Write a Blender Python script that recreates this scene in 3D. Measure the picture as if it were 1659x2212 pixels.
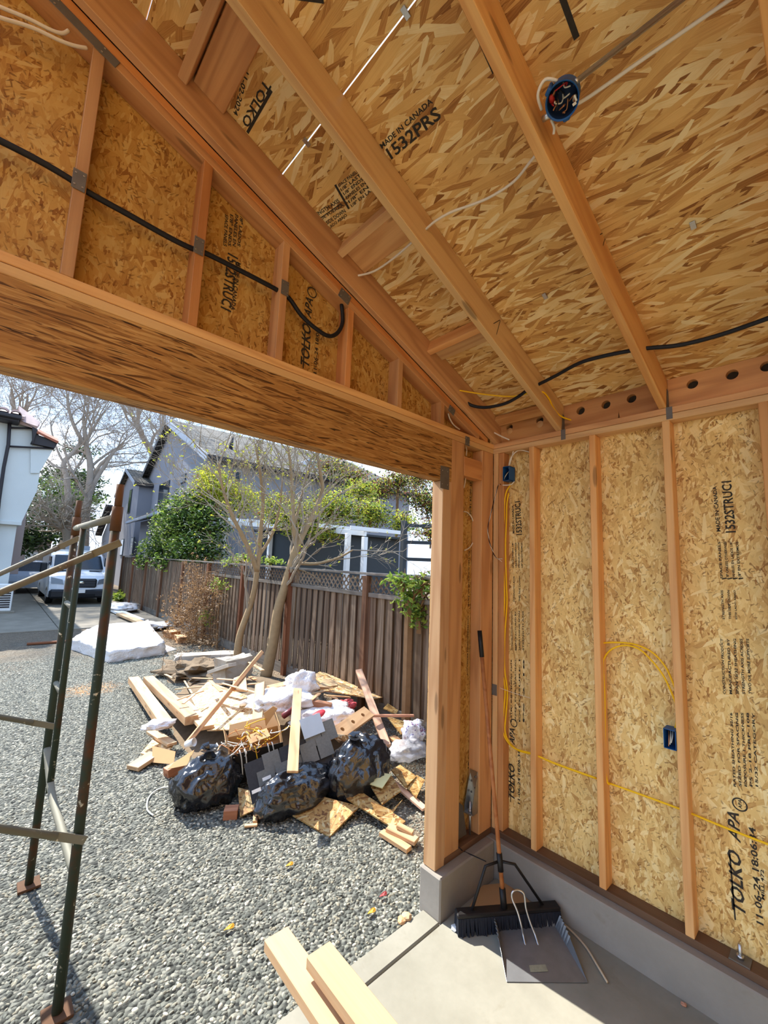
import bpy, bmesh, math, random
from mathutils import Vector, Matrix, Euler, noise as mnoise
random.seed(7)
for _o in list(bpy.data.objects):
    bpy.data.objects.remove(_o, do_unlink=True)
SC = bpy.context.scene
COL = SC.collection
# ------------------------------------------------------------------ camera
FPX = 908.711290
CX, CY = 829.5, 1106.0
CAMR = ((0.7346642, -0.67731166, 0.03895424),
        (0.11422949, 0.06689518, -0.99119961),
        (0.6687452, 0.73264859, 0.12651446))        # rows: image right, image down, forward
CAM = Vector((0, 0, 2.0))
_cd = bpy.data.cameras.new('camera')
_cd.sensor_fit = 'VERTICAL'
_cd.sensor_height = 36.0
_cd.lens = FPX * 36.0 / 2212.0
_cd.clip_start = 0.05
_cd.clip_end = 500
_cam = bpy.data.objects.new('camera', _cd)
COL.objects.link(_cam)
_r = Matrix(CAMR)
_m = Matrix((( _r[0][0], -_r[1][0], -_r[2][0], CAM.x),
             ( _r[0][1], -_r[1][1], -_r[2][1], CAM.y),
             ( _r[0][2], -_r[1][2], -_r[2][2], CAM.z),
             (0, 0, 0, 1)))
_cam.matrix_world = _m
SC.camera = _cam
# ------------------------------------------------------------------ world / sun / exposure
SUN_TRAVEL = Vector((0.145, -1.0, -1.0)).normalized()
SUN_STRENGTH = 3.75
SKY_STRENGTH = 0.70
EXPOSURE = 1.86
SC.view_settings.view_transform = 'Standard'
SC.view_settings.look = 'None'
SC.view_settings.exposure = EXPOSURE
SC.view_settings.gamma = 1.0
SC.view_settings.use_curve_mapping = False
SC.cycles.max_bounces = 14
SC.cycles.diffuse_bounces = 9
SC.cycles.glossy_bounces = 4
SC.cycles.transmission_bounces = 6
SC.cycles.transparent_max_bounces = 12
SC.cycles.sample_clamp_indirect = 6.0
SC.cycles.caustics_reflective = False
SC.cycles.caustics_refractive = False

def _world():
    w = bpy.data.worlds.new('sky_world'); SC.world = w; w.use_nodes = True
    nt = w.node_tree; nt.nodes.clear()
    out = nt.nodes.new('ShaderNodeOutputWorld'); bg = nt.nodes.new('ShaderNodeBackground')
    tc = nt.nodes.new('ShaderNodeTexCoord')
    sky = nt.nodes.new('ShaderNodeTexSky'); sky.sky_type = 'PREETHAM'
    sky.sun_direction = (-SUN_TRAVEL).normalized(); sky.turbidity = 3.2
    # pale hazy blue: gradient by elevation, the Preetham sky supplies the hue, clouds whiten it
    sep = nt.nodes.new('ShaderNodeSeparateXYZ'); nt.links.new(tc.outputs['Generated'], sep.inputs[0])
    ramp = nt.nodes.new('ShaderNodeValToRGB'); nt.links.new(sep.outputs['Z'], ramp.inputs[0])
    cr = ramp.color_ramp
    cr.elements[0].position = 0.0; cr.elements[0].color = (0.60, 0.74, 0.92, 1)
    cr.elements[1].position = 0.6; cr.elements[1].color = (0.30, 0.50, 0.88, 1)
    e = cr.elements.new(0.2); e.color = (0.44, 0.64, 0.92, 1)
    mp = nt.nodes.new('ShaderNodeMapping'); mp.inputs['Scale'].default_value = (1.5, 1.5, 4.0)
    nt.links.new(tc.outputs['Generated'], mp.inputs[0])
    nz = nt.nodes.new('ShaderNodeTexNoise'); nz.inputs['Scale'].default_value = 2.2; nz.inputs['Detail'].default_value = 7
    nt.links.new(mp.outputs[0], nz.inputs['Vector'])
    cl = nt.nodes.new('ShaderNodeValToRGB'); nt.links.new(nz.outputs['Fac'], cl.inputs[0])
    cl.color_ramp.elements[0].position = 0.50; cl.color_ramp.elements[1].position = 0.72
    mix = nt.nodes.new('ShaderNodeMix'); mix.data_type = 'RGBA'
    nt.links.new(cl.outputs[0], mix.inputs[0]); nt.links.new(ramp.outputs[0], mix.inputs[6])
    mix.inputs[7].default_value = (0.95, 0.96, 0.98, 1)
    mix2 = nt.nodes.new('ShaderNodeMix'); mix2.data_type = 'RGBA'; mix2.inputs[0].default_value = 0.12
    nt.links.new(mix.outputs[2], mix2.inputs[6]); nt.links.new(sky.outputs[0], mix2.inputs[7])
    nt.links.new(mix2.outputs[2], bg.inputs[0]); bg.inputs[1].default_value = SKY_STRENGTH
    nt.links.new(bg.outputs[0], out.inputs[0])
_world()
_sd = bpy.data.lights.new('sun', 'SUN'); _sd.energy = SUN_STRENGTH; _sd.angle = math.radians(0.6); _sd.color = (1.0, 0.955, 0.88)
_so = bpy.data.objects.new('sun', _sd); COL.objects.link(_so)
_so.rotation_euler = SUN_TRAVEL.to_track_quat('-Z', 'Y').to_euler(); _so.location = (-5, 30, 30)

# ------------------------------------------------------------------ pixel -> place helpers (pixels of the 1659x2212 photograph)
def ray(x, y):
    c = ((x - CX) / FPX, (y - CY) / FPX, 1.0)
    return Vector([sum(CAMR[k][i] * c[k] for k in range(3)) for i in range(3)])
def PX(x, y, a): d = ray(x, y); return CAM + d * ((a - CAM.x) / d.x)
def PY(x, y, b): d = ray(x, y); return CAM + d * ((b - CAM.y) / d.y)
def PZ(x, y, c): d = ray(x, y); return CAM + d * ((c - CAM.z) / d.z)
SLOPE = 0.377
def zbot(x): return 2.953 + SLOPE * (2.71 - x)
def ztop(x): return zbot(x) + 0.197
def PR(x, y, drop=0.0):
    d = ray(x, y); n = Vector((SLOPE, 0, 1)); k = ztop(0) - drop
    return CAM + d * ((k - n.dot(CAM)) / n.dot(d))

# ------------------------------------------------------------------ object helpers
def wm(o):
    m = o.matrix_basis.copy()
    if o.parent is not None:
        m = wm(o.parent) @ o.matrix_parent_inverse @ m
    return m
def setp(o, parent):
    if parent is not None:
        o.parent = parent
        o.matrix_parent_inverse = wm(parent).inverted()
    return o
def tag(o, label=None, cat=None, group=None, kind=None):
    if label: o['label'] = label
    if cat: o['category'] = cat
    if group: o['group'] = group
    if kind: o['kind'] = kind
    return o
def empty(name, loc=(0, 0, 0), label=None, cat=None, group=None, kind=None):
    o = bpy.data.objects.new(name, None); COL.objects.link(o); o.location = loc
    o.empty_display_size = 0.05
    return tag(o, label, cat, group, kind)
def link(name, me, m, parent=None, mat=None, smooth=False):
    if mat is not None: me.materials.append(mat)
    if smooth:
        me.polygons.foreach_set('use_smooth', [True] * len(me.polygons))
    o = bpy.data.objects.new(name, me); COL.objects.link(o)
    o.matrix_basis = m if m is not None else Matrix.Identity(4)
    setp(o, parent)
    return o
def mesh_obj(name, verts, faces, mat, parent=None, smooth=False, m=None):
    me = bpy.data.meshes.new(name); me.from_pydata([tuple(v) for v in verts], [], faces); me.update()
    return link(name, me, m, parent, mat, smooth)
def bm_obj(name, bm, mat, parent=None, smooth=False, m=None):
    me = bpy.data.meshes.new(name); bm.normal_update(); bm.to_mesh(me); bm.free()
    return link(name, me, m, parent, mat, smooth)
def frame(o, x, y=None, z=None):
    """matrix with x axis along x, z axis near z"""
    x = Vector(x).normalized()
    z = Vector(z) if z is not None else Vector((0, 0, 1))
    if abs(x.dot(z.normalized())) > 0.999: z = Vector((0, 1, 0))
    y = z.cross(x).normalized(); z = x.cross(y).normalized()
    return Matrix(((x.x, y.x, z.x, o[0]), (x.y, y.y, z.y, o[1]), (x.z, y.z, z.z, o[2]), (0, 0, 0, 1)))
_boxcache = {}
def box_mesh(sx, sy, sz, bev=0.0):
    key = (round(sx, 4), round(sy, 4), round(sz, 4), bev)
    bm = bmesh.new(); bmesh.ops.create_cube(bm, size=1.0)
    for v in bm.verts: v.co = Vector((v.co.x * sx, v.co.y * sy, v.co.z * sz))
    if bev > 0:
        bmesh.ops.bevel(bm, geom=bm.edges[:], offset=min(bev, min(sx, sy, sz) * 0.3), segments=1, affect='EDGES')
    me = bpy.data.meshes.new('box'); bm.normal_update(); bm.to_mesh(me); bm.free()
    return me
def box(name, lo, hi, mat, parent=None, axis='x', bev=0.0):
    """axis aligned box; local X runs along `axis` so that grain follows it"""
    lo = Vector(lo); hi = Vector(hi); c = (lo + hi) / 2; d = hi - lo
    if axis == 'x': m = frame(c, (1, 0, 0)); s = (d.x, d.y, d.z)
    elif axis == 'y': m = frame(c, (0, 1, 0)); s = (d.y, d.x, d.z)
    else: m = frame(c, (0, 0, 1), z=(1, 0, 0)); s = (d.z, d.y, d.x)
    return link(name, box_mesh(*s, bev), m, parent, mat)
def lumber(name, p0, p1, w, t, mat, parent=None, up=(0, 0, 1), bev=0.0025, roll=0.0):
    """board from p0 to p1 (centre line), w wide, t thick (thickness near `up`)"""
    p0 = Vector(p0); p1 = Vector(p1); d = p1 - p0
    m = frame((p0 + p1) / 2, d, z=up)
    if roll: m = m @ Matrix.Rotation(roll, 4, 'X')
    return link(name, box_mesh(d.length, w, t, bev), m, parent, mat)
def quad_slab(name, pts, t, mat, parent=None, n=None):
    """flat panel from a list of coplanar-ish top corner points, thickness t below"""
    pts = [Vector(p) for p in pts]
    c = sum(pts, Vector()) / len(pts)
    if n is None:
        n = Vector((0, 0, 0))
        for i in range(len(pts)):
            a = pts[i] - c; b = pts[(i + 1) % len(pts)] - c; n += a.cross(b)
    n = Vector(n).normalized()
    if n.z < 0 : n = -n; pts = pts[::-1]
    x = (pts[1] - pts[0]); m = frame(c, x - n * x.dot(n), z=n); mi = m.inverted()
    L = [mi @ p for p in pts]; k = len(L)
    v = [(p.x, p.y, 0) for p in L] + [(p.x, p.y, -t) for p in L]
    f = [list(range(k)), list(range(2 * k - 1, k - 1, -1))] + [[i, i + k, (i + 1) % k + k, (i + 1) % k] for i in range(k)]
    return mesh_obj(name, v, f, mat, parent, m=m)
def smooth_path(pts, sub=6):
    pts = [Vector(p) for p in pts]
    if len(pts) < 3 or sub < 2: return pts
    out = []
    for i in range(len(pts) - 1):
        p0 = pts[max(i - 1, 0)]; p1 = pts[i]; p2 = pts[i + 1]; p3 = pts[min(i + 2, len(pts) - 1)]
        for k in range(sub):
            t = k / sub
            out.append(0.5 * ((2 * p1) + (p2 - p0) * t + (2 * p0 - 5 * p1 + 4 * p2 - p3) * t * t + (3 * p1 - p0 - 3 * p2 + p3) * t ** 3))
    out.append(pts[-1]); return out
def tube_geo(pts, rad, n=8, cap=True, V=None, F=None):
    V = [] if V is None else V; F = [] if F is None else F
    pts = [Vector(p) for p in pts]
    N = len(pts); base = len(V); up = None
    rr = rad if isinstance(rad, (list, tuple)) else [rad] * N
    for i, p in enumerate(pts):
        d = (pts[min(i + 1, N - 1)] - pts[max(i - 1, 0)])
        if d.length < 1e-9: d = Vector((0, 0, 1))
        d.normalize()
        if up is None:
            up = Vector((0, 0, 1)) if abs(d.z) < 0.9 else Vector((1, 0, 0))
        s = d.cross(up)
        if s.length < 1e-6: s = d.cross(Vector((0.3, 0.7, 0.2)))
        s.normalize(); up = s.cross(d).normalized()
        for k in range(n):
            a = 2 * math.pi * k / n
            V.append(p + (s * math.cos(a) + up * math.sin(a)) * rr[i])
    for i in range(N - 1):
        for k in range(n):
            a = base + i * n + k; b = base + i * n + (k + 1) % n
            F.append((a, b, b + n, a + n))
    if cap:
        F.append(tuple(base + k for k in range(n))[::-1]); F.append(tuple(base + (N - 1) * n + k for k in range(n)))
    return V, F
def tube(name, pts, rad, mat, parent=None, n=8, sub=0, m=None):
    if sub:
        if isinstance(rad, (list, tuple)): sub = 0
        else: pts = smooth_path(pts, sub)
    V, F = tube_geo(pts, rad, n)
    return mesh_obj(name, V, F, mat, parent, smooth=True)
def lathe(name, prof, mat, parent=None, n=20, m=None, smooth=True):
    V = []; F = []
    for r, z in prof:
        for k in range(n):
            a = 2 * math.pi * k / n; V.append((r * math.cos(a), r * math.sin(a), z))
    for i in range(len(prof) - 1):
        for k in range(n):
            a = i * n + k; b = i * n + (k + 1) % n; F.append((a, b, b + n, a + n))
    return mesh_obj(name, V, F, mat, parent, smooth, m)
def extrude_xz(name, prof, y0, y1, mat, parent=None, axis=(1, 0, 0), bev=0.0):
    """profile of world (x,z) points extruded from y0 to y1; local X along axis"""
    xs = [p[0] for p in prof]; zs = [p[1] for p in prof]
    c = Vector((sum(xs) / len(xs), (y0 + y1) / 2, sum(zs) / len(zs)))
    m = frame(c, axis, z=(0, 0, 1)); mi = m.inverted(); k = len(prof)
    V = [mi @ Vector((p[0], y0, p[1])) for p in prof] + [mi @ Vector((p[0], y1, p[1])) for p in prof]
    F = [list(range(k)), list(range(2 * k - 1, k - 1, -1))] + [[i, i + k, (i + 1) % k + k, (i + 1) % k] for i in range(k)]
    me = bpy.data.meshes.new(name); me.from_pydata([tuple(v) for v in V], [], F); me.update()
    bm = bmesh.new(); bm.from_mesh(me)
    bmesh.ops.recalc_face_normals(bm, faces=bm.faces[:])
    if bev: bmesh.ops.bevel(bm, geom=bm.edges[:], offset=bev, segments=1, affect='EDGES')
    bm.to_mesh(me); bm.free()
    return link(name, me, m, parent, mat)
def text_mesh(s):
    cu = bpy.data.curves.new('t', 'FONT'); cu.body = s; cu.resolution_u = 2; cu.offset = 0.022
    o = bpy.data.objects.new('t', cu); COL.objects.link(o)
    bpy.context.view_layer.update()
    me = bpy.data.meshes.new_from_object(o.evaluated_get(bpy.context.evaluated_depsgraph_get()))
    bpy.data.objects.remove(o, do_unlink=True); bpy.data.curves.remove(cu)
    return me
def ink(s, A, B, h, n, mat, parent, name='printed_mark', lift=0.0008, shear=0.0):
    """flat printing from A to B (reading direction), letter height h, surface normal n"""
    A = Vector(A); B = Vector(B); n = Vector(n).normalized(); x = B - A; x -= n * x.dot(n); L = x.length; x.normalize(); y = n.cross(x)
    me = text_mesh(s); xs = [v.co.x for v in me.vertices]; ys = [v.co.y for v in me.vertices]
    if not xs: return
    x0, x1, y0, y1 = min(xs), max(xs), min(ys), max(ys)
    for v in me.vertices:
        yy = (v.co.y - y0) / (y1 - y0) * h
        v.co = Vector(((v.co.x - x0) / (x1 - x0) * L + shear * yy, yy, 0))
    o = A + n * lift
    m = Matrix(((x.x, y.x, n.x, o.x), (x.y, y.y, n.y, o.y), (x.z, y.z, n.z, o.z), (0, 0, 0, 1)))
    return link(name, me, m, parent, mat)
def ink_bar(A, B, w, n, mat, parent, name='printed_mark', lift=0.0008):
    A = Vector(A); B = Vector(B); n = Vector(n).normalized(); x = B - A; x -= n * x.dot(n); L = x.length; x.normalize(); y = n.cross(x); o = A + n * lift
    V = [o, o + x * L, o + x * L + y * w, o + y * w]
    return mesh_obj(name, V, [(0, 1, 2, 3)], mat, parent)
def ink_ring(c, r0, r1, n, mat, parent, lift=0.0008, name='printed_mark'):
    n = Vector(n).normalized(); x = n.orthogonal().normalized(); y = n.cross(x); c = Vector(c) + n * lift; V = []; F = []
    for k in range(28):
        a = 2 * math.pi * k / 28; d = x * math.cos(a) + y * math.sin(a); V += [c + d * r0, c + d * r1]
    for k in range(28):
        a = 2 * k; b = (2 * k + 2) % 56; F.append((a, a + 1, b + 1, b))
    return mesh_obj(name, V, F, mat, parent)

# ------------------------------------------------------------------ materials
class NT:
    def __init__(s, name):
        s.m = bpy.data.materials.new(name); s.m.use_nodes = True; s.t = s.m.node_tree
        s.b = s.t.nodes['Principled BSDF']; s._tc = None
        s.b.inputs['Specular IOR Level'].default_value = 0.3
    def n(s, typ, ins=None, **kw):
        nd = s.t.nodes.new('ShaderNode' + typ)
        for k, v in kw.items(): setattr(nd, k, v)
        for k, v in (ins or {}).items():
            if hasattr(v, 'is_output') or isinstance(v, bpy.types.NodeSocket): s.t.links.new(v, nd.inputs[k])
            else: nd.inputs[k].default_value = v
        return nd
    def l(s, a, b): s.t.links.new(a, b)
    def math(s, op, a, b=0.0, c=0.0, clamp=False):
        return s.n('Math', {0: a, 1: b, 2: c}, operation=op, use_clamp=clamp).outputs[0]
    def mix(s, f, a, b, typ='MIX'):
        nd = s.n('Mix', None, data_type='RGBA', blend_type=typ)
        for i, v in ((0, f), (6, a), (7, b)):
            if isinstance(v, bpy.types.NodeSocket): s.l(v, nd.inputs[i])
            else: nd.inputs[i].default_value = v if i == 0 else (*v[:3], 1)
        return nd.outputs[2]
    def mixf(s, f, a, b):
        nd = s.n('Mix', None, data_type='FLOAT')
        for i, v in ((0, f), (2, a), (3, b)):
            if isinstance(v, bpy.types.NodeSocket): s.l(v, nd.inputs[i])
            else: nd.inputs[i].default_value = v
        return nd.outputs[0]
    def ramp(s, f, els):
        nd = s.n('ValToRGB', {0: f}); cr = nd.color_ramp
        while len(cr.elements) > 1: cr.elements.remove(cr.elements[-1])
        cr.elements[0].position = els[0][0]; c = els[0][1]
        cr.elements[0].color = (*c, 1) if not isinstance(c, float) else (c, c, c, 1)
        for p, c in els[1:]:
            e = cr.elements.new(p); e.color = (*c, 1) if not isinstance(c, float) else (c, c, c, 1)
        return nd.outputs[0]
    @property
    def obj(s):
        if s._tc is None: s._tc = s.n('TexCoord')
        return s._tc.outputs['Object']
    def rnd(s): return s.n('ObjectInfo').outputs['Random']
    def shifted(s, k=53.0):
        v = s.math('MULTIPLY', s.rnd(), k)
        c = s.n('CombineXYZ', {0: v, 1: v, 2: v}).outputs[0]
        return s.n('VectorMath', {0: s.obj, 1: c}, operation='ADD').outputs[0]
    def map(s, v, sc=(1, 1, 1), rot=(0, 0, 0), loc=(0, 0, 0)):
        return s.n('Mapping', {0: v, 'Location': loc, 'Rotation': rot, 'Scale': sc}).outputs[0]
    def noise(s, v, scale=1.0, detail=3.0, rough=0.55, dist=0.0):
        return s.n('TexNoise', {'Vector': v, 'Scale': scale, 'Detail': detail, 'Roughness': rough, 'Distortion': dist}).outputs['Fac']
    def bump(s, h, strength=0.3, dist=0.005):
        nd = s.n('Bump', {'Strength': strength, 'Distance': dist, 'Height': h}); s.l(nd.outputs[0], s.b.inputs['Normal'])
    def done(s, col=None, rough=0.6, metal=0.0):
        for k, v in (('Base Color', col), ('Roughness', rough), ('Metallic', metal)):
            if v is None: continue
            if isinstance(v, bpy.types.NodeSocket): s.l(v, s.b.inputs[k])
            else: s.b.inputs[k].default_value = (*v[:3], 1) if k == 'Base Color' else v
        return s.m
def lin(r, g, b):
    f = lambda c: (c / 255 / 12.92) if c / 255 <= 0.04045 else ((c / 255 + 0.055) / 1.055) ** 2.4
    return (f(r), f(g), f(b))

def m_plain(name, col, rough=0.6, metal=0.0, var=0.12, scale=8.0, bump=0.0):
    t = NT(name); f = t.noise(t.shifted(), scale, 4)
    c = t.mix(f, tuple(x * (1 - var) for x in col), tuple(min(1, x * (1 + var)) for x in col))
    if bump: t.bump(f, bump, 0.004)
    return t.done(c, rough, metal)

def m_wood(name, light, dark, knots=True, var=0.16, rough=0.62, ring=34.0, weather=0.0):
    t = NT(name); p = t.shifted(31.0)
    n1 = t.noise(t.map(p, (0.55, 6.5, 6.5)), 1.0, 2.0, 0.5, 0.15)
    s = t.math('SINE', t.math('MULTIPLY', n1, ring)); s = t.math('MULTIPLY_ADD', s, 0.5, 0.5)
    fib = t.noise(t.map(p, (4, 150, 150)), 1.0, 2.0)
    f = t.math('MULTIPLY_ADD', fib, 0.45, t.math('MULTIPLY', t.math('POWER', s, 1.6), 0.55), clamp=True)
    c = t.mix(f, light, dark)
    big = t.noise(t.map(p, (0.9, 2.5, 2.5)), 1.0, 3.0)
    c = t.mix(t.math('MULTIPLY', big, 0.35), c, dark, 'MULTIPLY')
    if knots:
        vo = t.n('TexVoronoi', {'Vector': t.map(p, (1.6, 8, 8)), 'Scale': 1.0, 'Randomness': 1.0}).outputs['Distance']
        k = t.ramp(vo, [(0.0, 1.0), (0.10, 0.8), (0.135, 0.0)])
        c = t.mix(t.math('MULTIPLY', k, 0.75), c, tuple(x * 0.33 for x in dark))
    hsv = t.n('HueSaturation', {'Hue': t.math('MULTIPLY_ADD', t.rnd(), 0.014, 0.496), 'Saturation': t.math('MULTIPLY_ADD', t.n('ObjectInfo').outputs['Random'], -0.16, 1.02),
                               'Value': t.math('MULTIPLY_ADD', t.math('FRACT', t.math('MULTIPLY', t.rnd(), 7.3)), 2 * var, 1.0 - var), 'Color': c}).outputs[0]
    t.bump(fib, 0.12, 0.002)
    return t.done(hsv, rough)

def m_osb(name, layers, cols, flecks=0.0, warm=1.0, bumpk=0.35, rough=0.6, sheen=0.25):
    """strand board: several layers of long random flakes, the highest flake wins. layers: (angle_deg, length, width)"""
    t = NT(name); p0 = t.shifted(17.0); _s = t.n('SeparateXYZ', {0: p0})
    p = t.n('CombineXYZ', {0: _s.outputs[0], 1: t.math('ADD', _s.outputs[1], _s.outputs[2]), 2: 0.0}).outputs[0]
    H = None; V = None; FB = None
    for i, (a, ln, wd) in enumerate(layers):
        w = t.n('TexNoise', {'Vector': p, 'Scale': 1.3, 'Detail': 0.0}).outputs['Color'] if False else None
        q = t.map(t.map(p, loc=(3.1 * i, 1.7 * i, 0), rot=(0, 0, math.radians(a))), (1.0 / ln, 1.0 / wd, 0.0))
        vo = t.n('TexVoronoi', {'Vector': q, 'Scale': 1.0, 'Randomness': 1.0}, voronoi_dimensions='2D')
        sp = t.n('SeparateColor', {0: vo.outputs['Color']})
        fb = t.noise(t.map(q, (1.0, 6.0, 1.0)), 1.5, 2.0)
        if H is None: H, V, FB = sp.outputs[0], sp.outputs[1], fb
        else:
            g = t.math('GREATER_THAN', sp.outputs[0], H)
            H = t.mixf(g, H, sp.outputs[0]); V = t.mixf(g, V, sp.outputs[1]); FB = t.mixf(g, FB, fb)
    val = t.math('ADD', V, t.math('MULTIPLY_ADD', FB, 0.5, -0.25))
    val = t.math('MULTIPLY_ADD', t.math('SUBTRACT', H, 0.85), 0.6, val, clamp=True)
    c = t.ramp(val, cols)
    big = t.ramp(t.noise(t.map(p, (1, 1, 0)), 5.0, 4), [(0.3, 0.0), (0.75, 1.0)])
    c = t.mix(t.math('MULTIPLY', big, 0.42), c, tuple(x * 0.55 for x in cols[len(cols) // 2][1]))
    if flecks:
        k = None
        for ang, sc in ((0.4, (55, 190, 0)), (-0.8, (60, 170, 0)), (1.7, (70, 210, 0))):
            vo = t.n('TexVoronoi', {'Vector': t.map(t.map(p, rot=(0, 0, ang)), sc), 'Scale': 1.0}, voronoi_dimensions='2D')
            g = t.math('GREATER_THAN', t.n('SeparateColor', {0: vo.outputs['Color']}).outputs[0], 1.0 - flecks)
            k = g if k is None else t.math('MAXIMUM', k, g)
        k = t.math('MULTIPLY', k, t.ramp(t.noise(p, 9.0, 3), [(0.38, 0.1), (0.6, 1.0)]))
        c = t.mix(t.math('MULTIPLY', k, 0.7), c, (cols[0][1][0] * 0.45, cols[0][1][1] * 0.38, cols[0][1][2] * 0.3))
    t.bump(t.math('MULTIPLY_ADD', FB, 0.25, H), bumpk, 0.004)
    t.b.inputs['Specular IOR Level'].default_value = sheen
    return t.done(c, rough)

W_STUD = m_wood('fir_stud', lin(232, 184, 118), lin(204, 146, 84))
W_RAFT = m_wood('fir_rafter', lin(234, 186, 112), lin(202, 142, 74))
W_OLD = m_wood('fir_orange', lin(218, 156, 90), lin(182, 118, 60))
W_SCRAP = m_wood('fir_scrap', lin(212, 170, 122), lin(180, 130, 84))
W_TREAT = m_wood('treated_sill', lin(124, 92, 66), lin(84, 60, 42), knots=False)
_ROOFCOL = [(0.0, lin(134, 80, 32)), (0.16, lin(188, 132, 68)), (0.4, lin(222, 173, 100)), (0.7, lin(238, 196, 122)), (1.0, lin(250, 226, 168))]
OSB_ROOF = m_osb('strandboard_roof', [(89, .20, .024), (80, .21, .029), (99, .19, .025), (70, .16, .025), (110, .16, .024), (94, .24, .032), (58, .12, .022), (122, .11, .020), (86, .12, .012)], _ROOFCOL, flecks=0.0, bumpk=0.5)
_WALLCOL = [(0.0, lin(172, 120, 60)), (0.14, lin(212, 166, 96)), (0.42, lin(234, 195, 120)), (0.75, lin(243, 208, 134)), (1.0, lin(252, 226, 162))]
_WL = [(2, .10, .022), (25, .08, .024), (-20, .085, .02), (50, .055, .02), (-55, .055, .018), (10, .03, .009), (-12, .026, .007)]
OSB_WALL = m_osb('strandboard_wall', _WL, _WALLCOL, flecks=0.035, bumpk=0.25)
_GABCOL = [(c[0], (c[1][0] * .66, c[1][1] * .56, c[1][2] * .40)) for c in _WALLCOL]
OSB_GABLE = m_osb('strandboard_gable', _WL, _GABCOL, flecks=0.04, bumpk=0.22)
_PSLCOL = [(0.0, lin(42, 22, 8)), (0.12, lin(112, 70, 30)), (0.28, lin(164, 114, 58)), (0.7, lin(184, 134, 72)), (1.0, lin(204, 158, 92))]
PSL = m_osb('parallel_strand_beam', [(0, .26, .0085), (3, .3, .010), (-3.5, .25, .008), (8, .2, .009), (-9, .18, .008), (1, .12, .005), (-2, .10, .004)], _PSLCOL, flecks=0.0, bumpk=0.5)

def m_concrete(name, a, b, rough=0.85):
    t = NT(name); p = t.obj
    f = t.noise(p, 2.2, 6, 0.6); g = t.noise(p, 40.0, 3)
    c = t.mix(t.ramp(f, [(0.3, 0.0), (0.7, 1.0)]), a, b)
    c = t.mix(t.math('MULTIPLY', g, 0.25), c, tuple(x * 0.75 for x in a))
    st = t.ramp(t.noise(p, 5.0, 5, 0.7, 0.6), [(0.60, 0.0), (0.72, 0.35)])
    c = t.mix(st, c, tuple(x * y for x, y in zip(a, (0.8, 0.72, 0.6))))
    t.bump(t.math('ADD', f, t.math('MULTIPLY', g, 0.3)), 0.18, 0.01)
    return t.done(c, rough)
CONC = m_concrete('slab_concrete', lin(126, 123, 109), lin(148, 145, 131))
CURBC = m_concrete('curb_concrete', lin(136, 130, 120), lin(158, 151, 140))
METAL = m_plain('galvanised_steel', (0.55, 0.56, 0.56), 0.38, 1.0, 0.2, 30)
METAL_D = m_plain('dull_zinc_plate', (0.17, 0.155, 0.135), 0.6, 0.5, 0.25, 18)
INK = m_plain('black_stencil_ink', (0.035, 0.028, 0.02), 0.8, 0, 0.5, 60)
FELT = m_plain('roofing_felt', (0.02, 0.02, 0.02), 0.9)

Y_IN, Y_OUT = 1.756, 1.846           # inner and outer face of the front wall framing
X_IN, X_OUT = 2.71, 2.80             # the same for the right wall
X_LEFT = -3.35; X_RIDGE = -0.32; Y_BACK = -4.6
SL = Vector((1, 0, -SLOPE)).normalized()

# ---- floor slab
def slab():
    x0, x1, y0, y1 = -3.6, 2.95, Y_BACK - 0.2, 1.822
    o = empty('floor', (0, 0, 0), kind='structure')
    # main slab and apron strip, parted by the tooled joint
    yj = 1.69
    box('slab_panel', (x0, y0, -0.14), (x1, yj - 0.006, 0.0), CONC, o, bev=0.004)
    box('apron_strip', (x0, yj + 0.006, -0.14), (2.10, y1, -0.001), CONC, o, bev=0.006)
    box('joint_base', (x0, yj - 0.02, -0.13), (x1, yj + 0.02, -0.014), CURBC, o)
    return o
FLOOR = slab()

# ---- right wall
WR = empty('wall_right', (X_IN, 0, 0), kind='structure')
Z_CURB, Z_SILL, Z_PL0, Z_PL1, Z_PL2 = 0.219, 0.257, 2.877, 2.915, 2.953
box('concrete_curb', (2.657, Y_BACK, -0.1), (2.83, 1.86, Z_CURB), CURBC, WR, 'y', bev=0.006)
box('sill_plate', (X_IN, Y_BACK, Z_CURB), (X_OUT, Y_OUT, Z_SILL), W_TREAT, WR, 'y', bev=0.003)
box('top_plate', (X_IN, Y_BACK, Z_PL0), (X_OUT, Y_OUT, Z_PL1 - 0.001), W_STUD, WR, 'y', bev=0.003)
box('top_plate', (X_IN, Y_BACK, Z_PL1 + 0.001), (X_OUT, Y_IN - 0.001, Z_PL2), W_OLD, WR, 'y', bev=0.003)
STUD_Y = [1.756 + 0.0, 1.466, 1.054, 0.6515, 0.239] + [0.239 - 0.4064 * k for k in range(1, 12)]
for yy in STUD_Y:
    if yy - 0.038 < Y_BACK: break
    box('stud', (X_IN, yy - 0.038, Z_SILL), (X_OUT - 0.001, yy, Z_PL0), W_STUD, WR, 'z', bev=0.003)
box('corner_stud', (X_IN + 0.012, 1.675, Z_SILL), (X_OUT - 0.001, 1.7165, Z_PL0), W_OLD, WR, 'z', bev=0.003)
for a, b in ((1.86, 0.646), (0.644, -0.574), (-0.576, -1.80), (-1.802, -3.02), (-3.022, -4.6)):
    z0, z1 = 0.16, Z_PL2
    me = box_mesh(z1 - z0, a - b, 0.012)
    link('sheathing_panel', me, frame((X_OUT + 0.006, (a + b) / 2, (z0 + z1) / 2), (0, 0, 1), z=(1, 0, 0)), WR, OSB_WALL)

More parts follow.
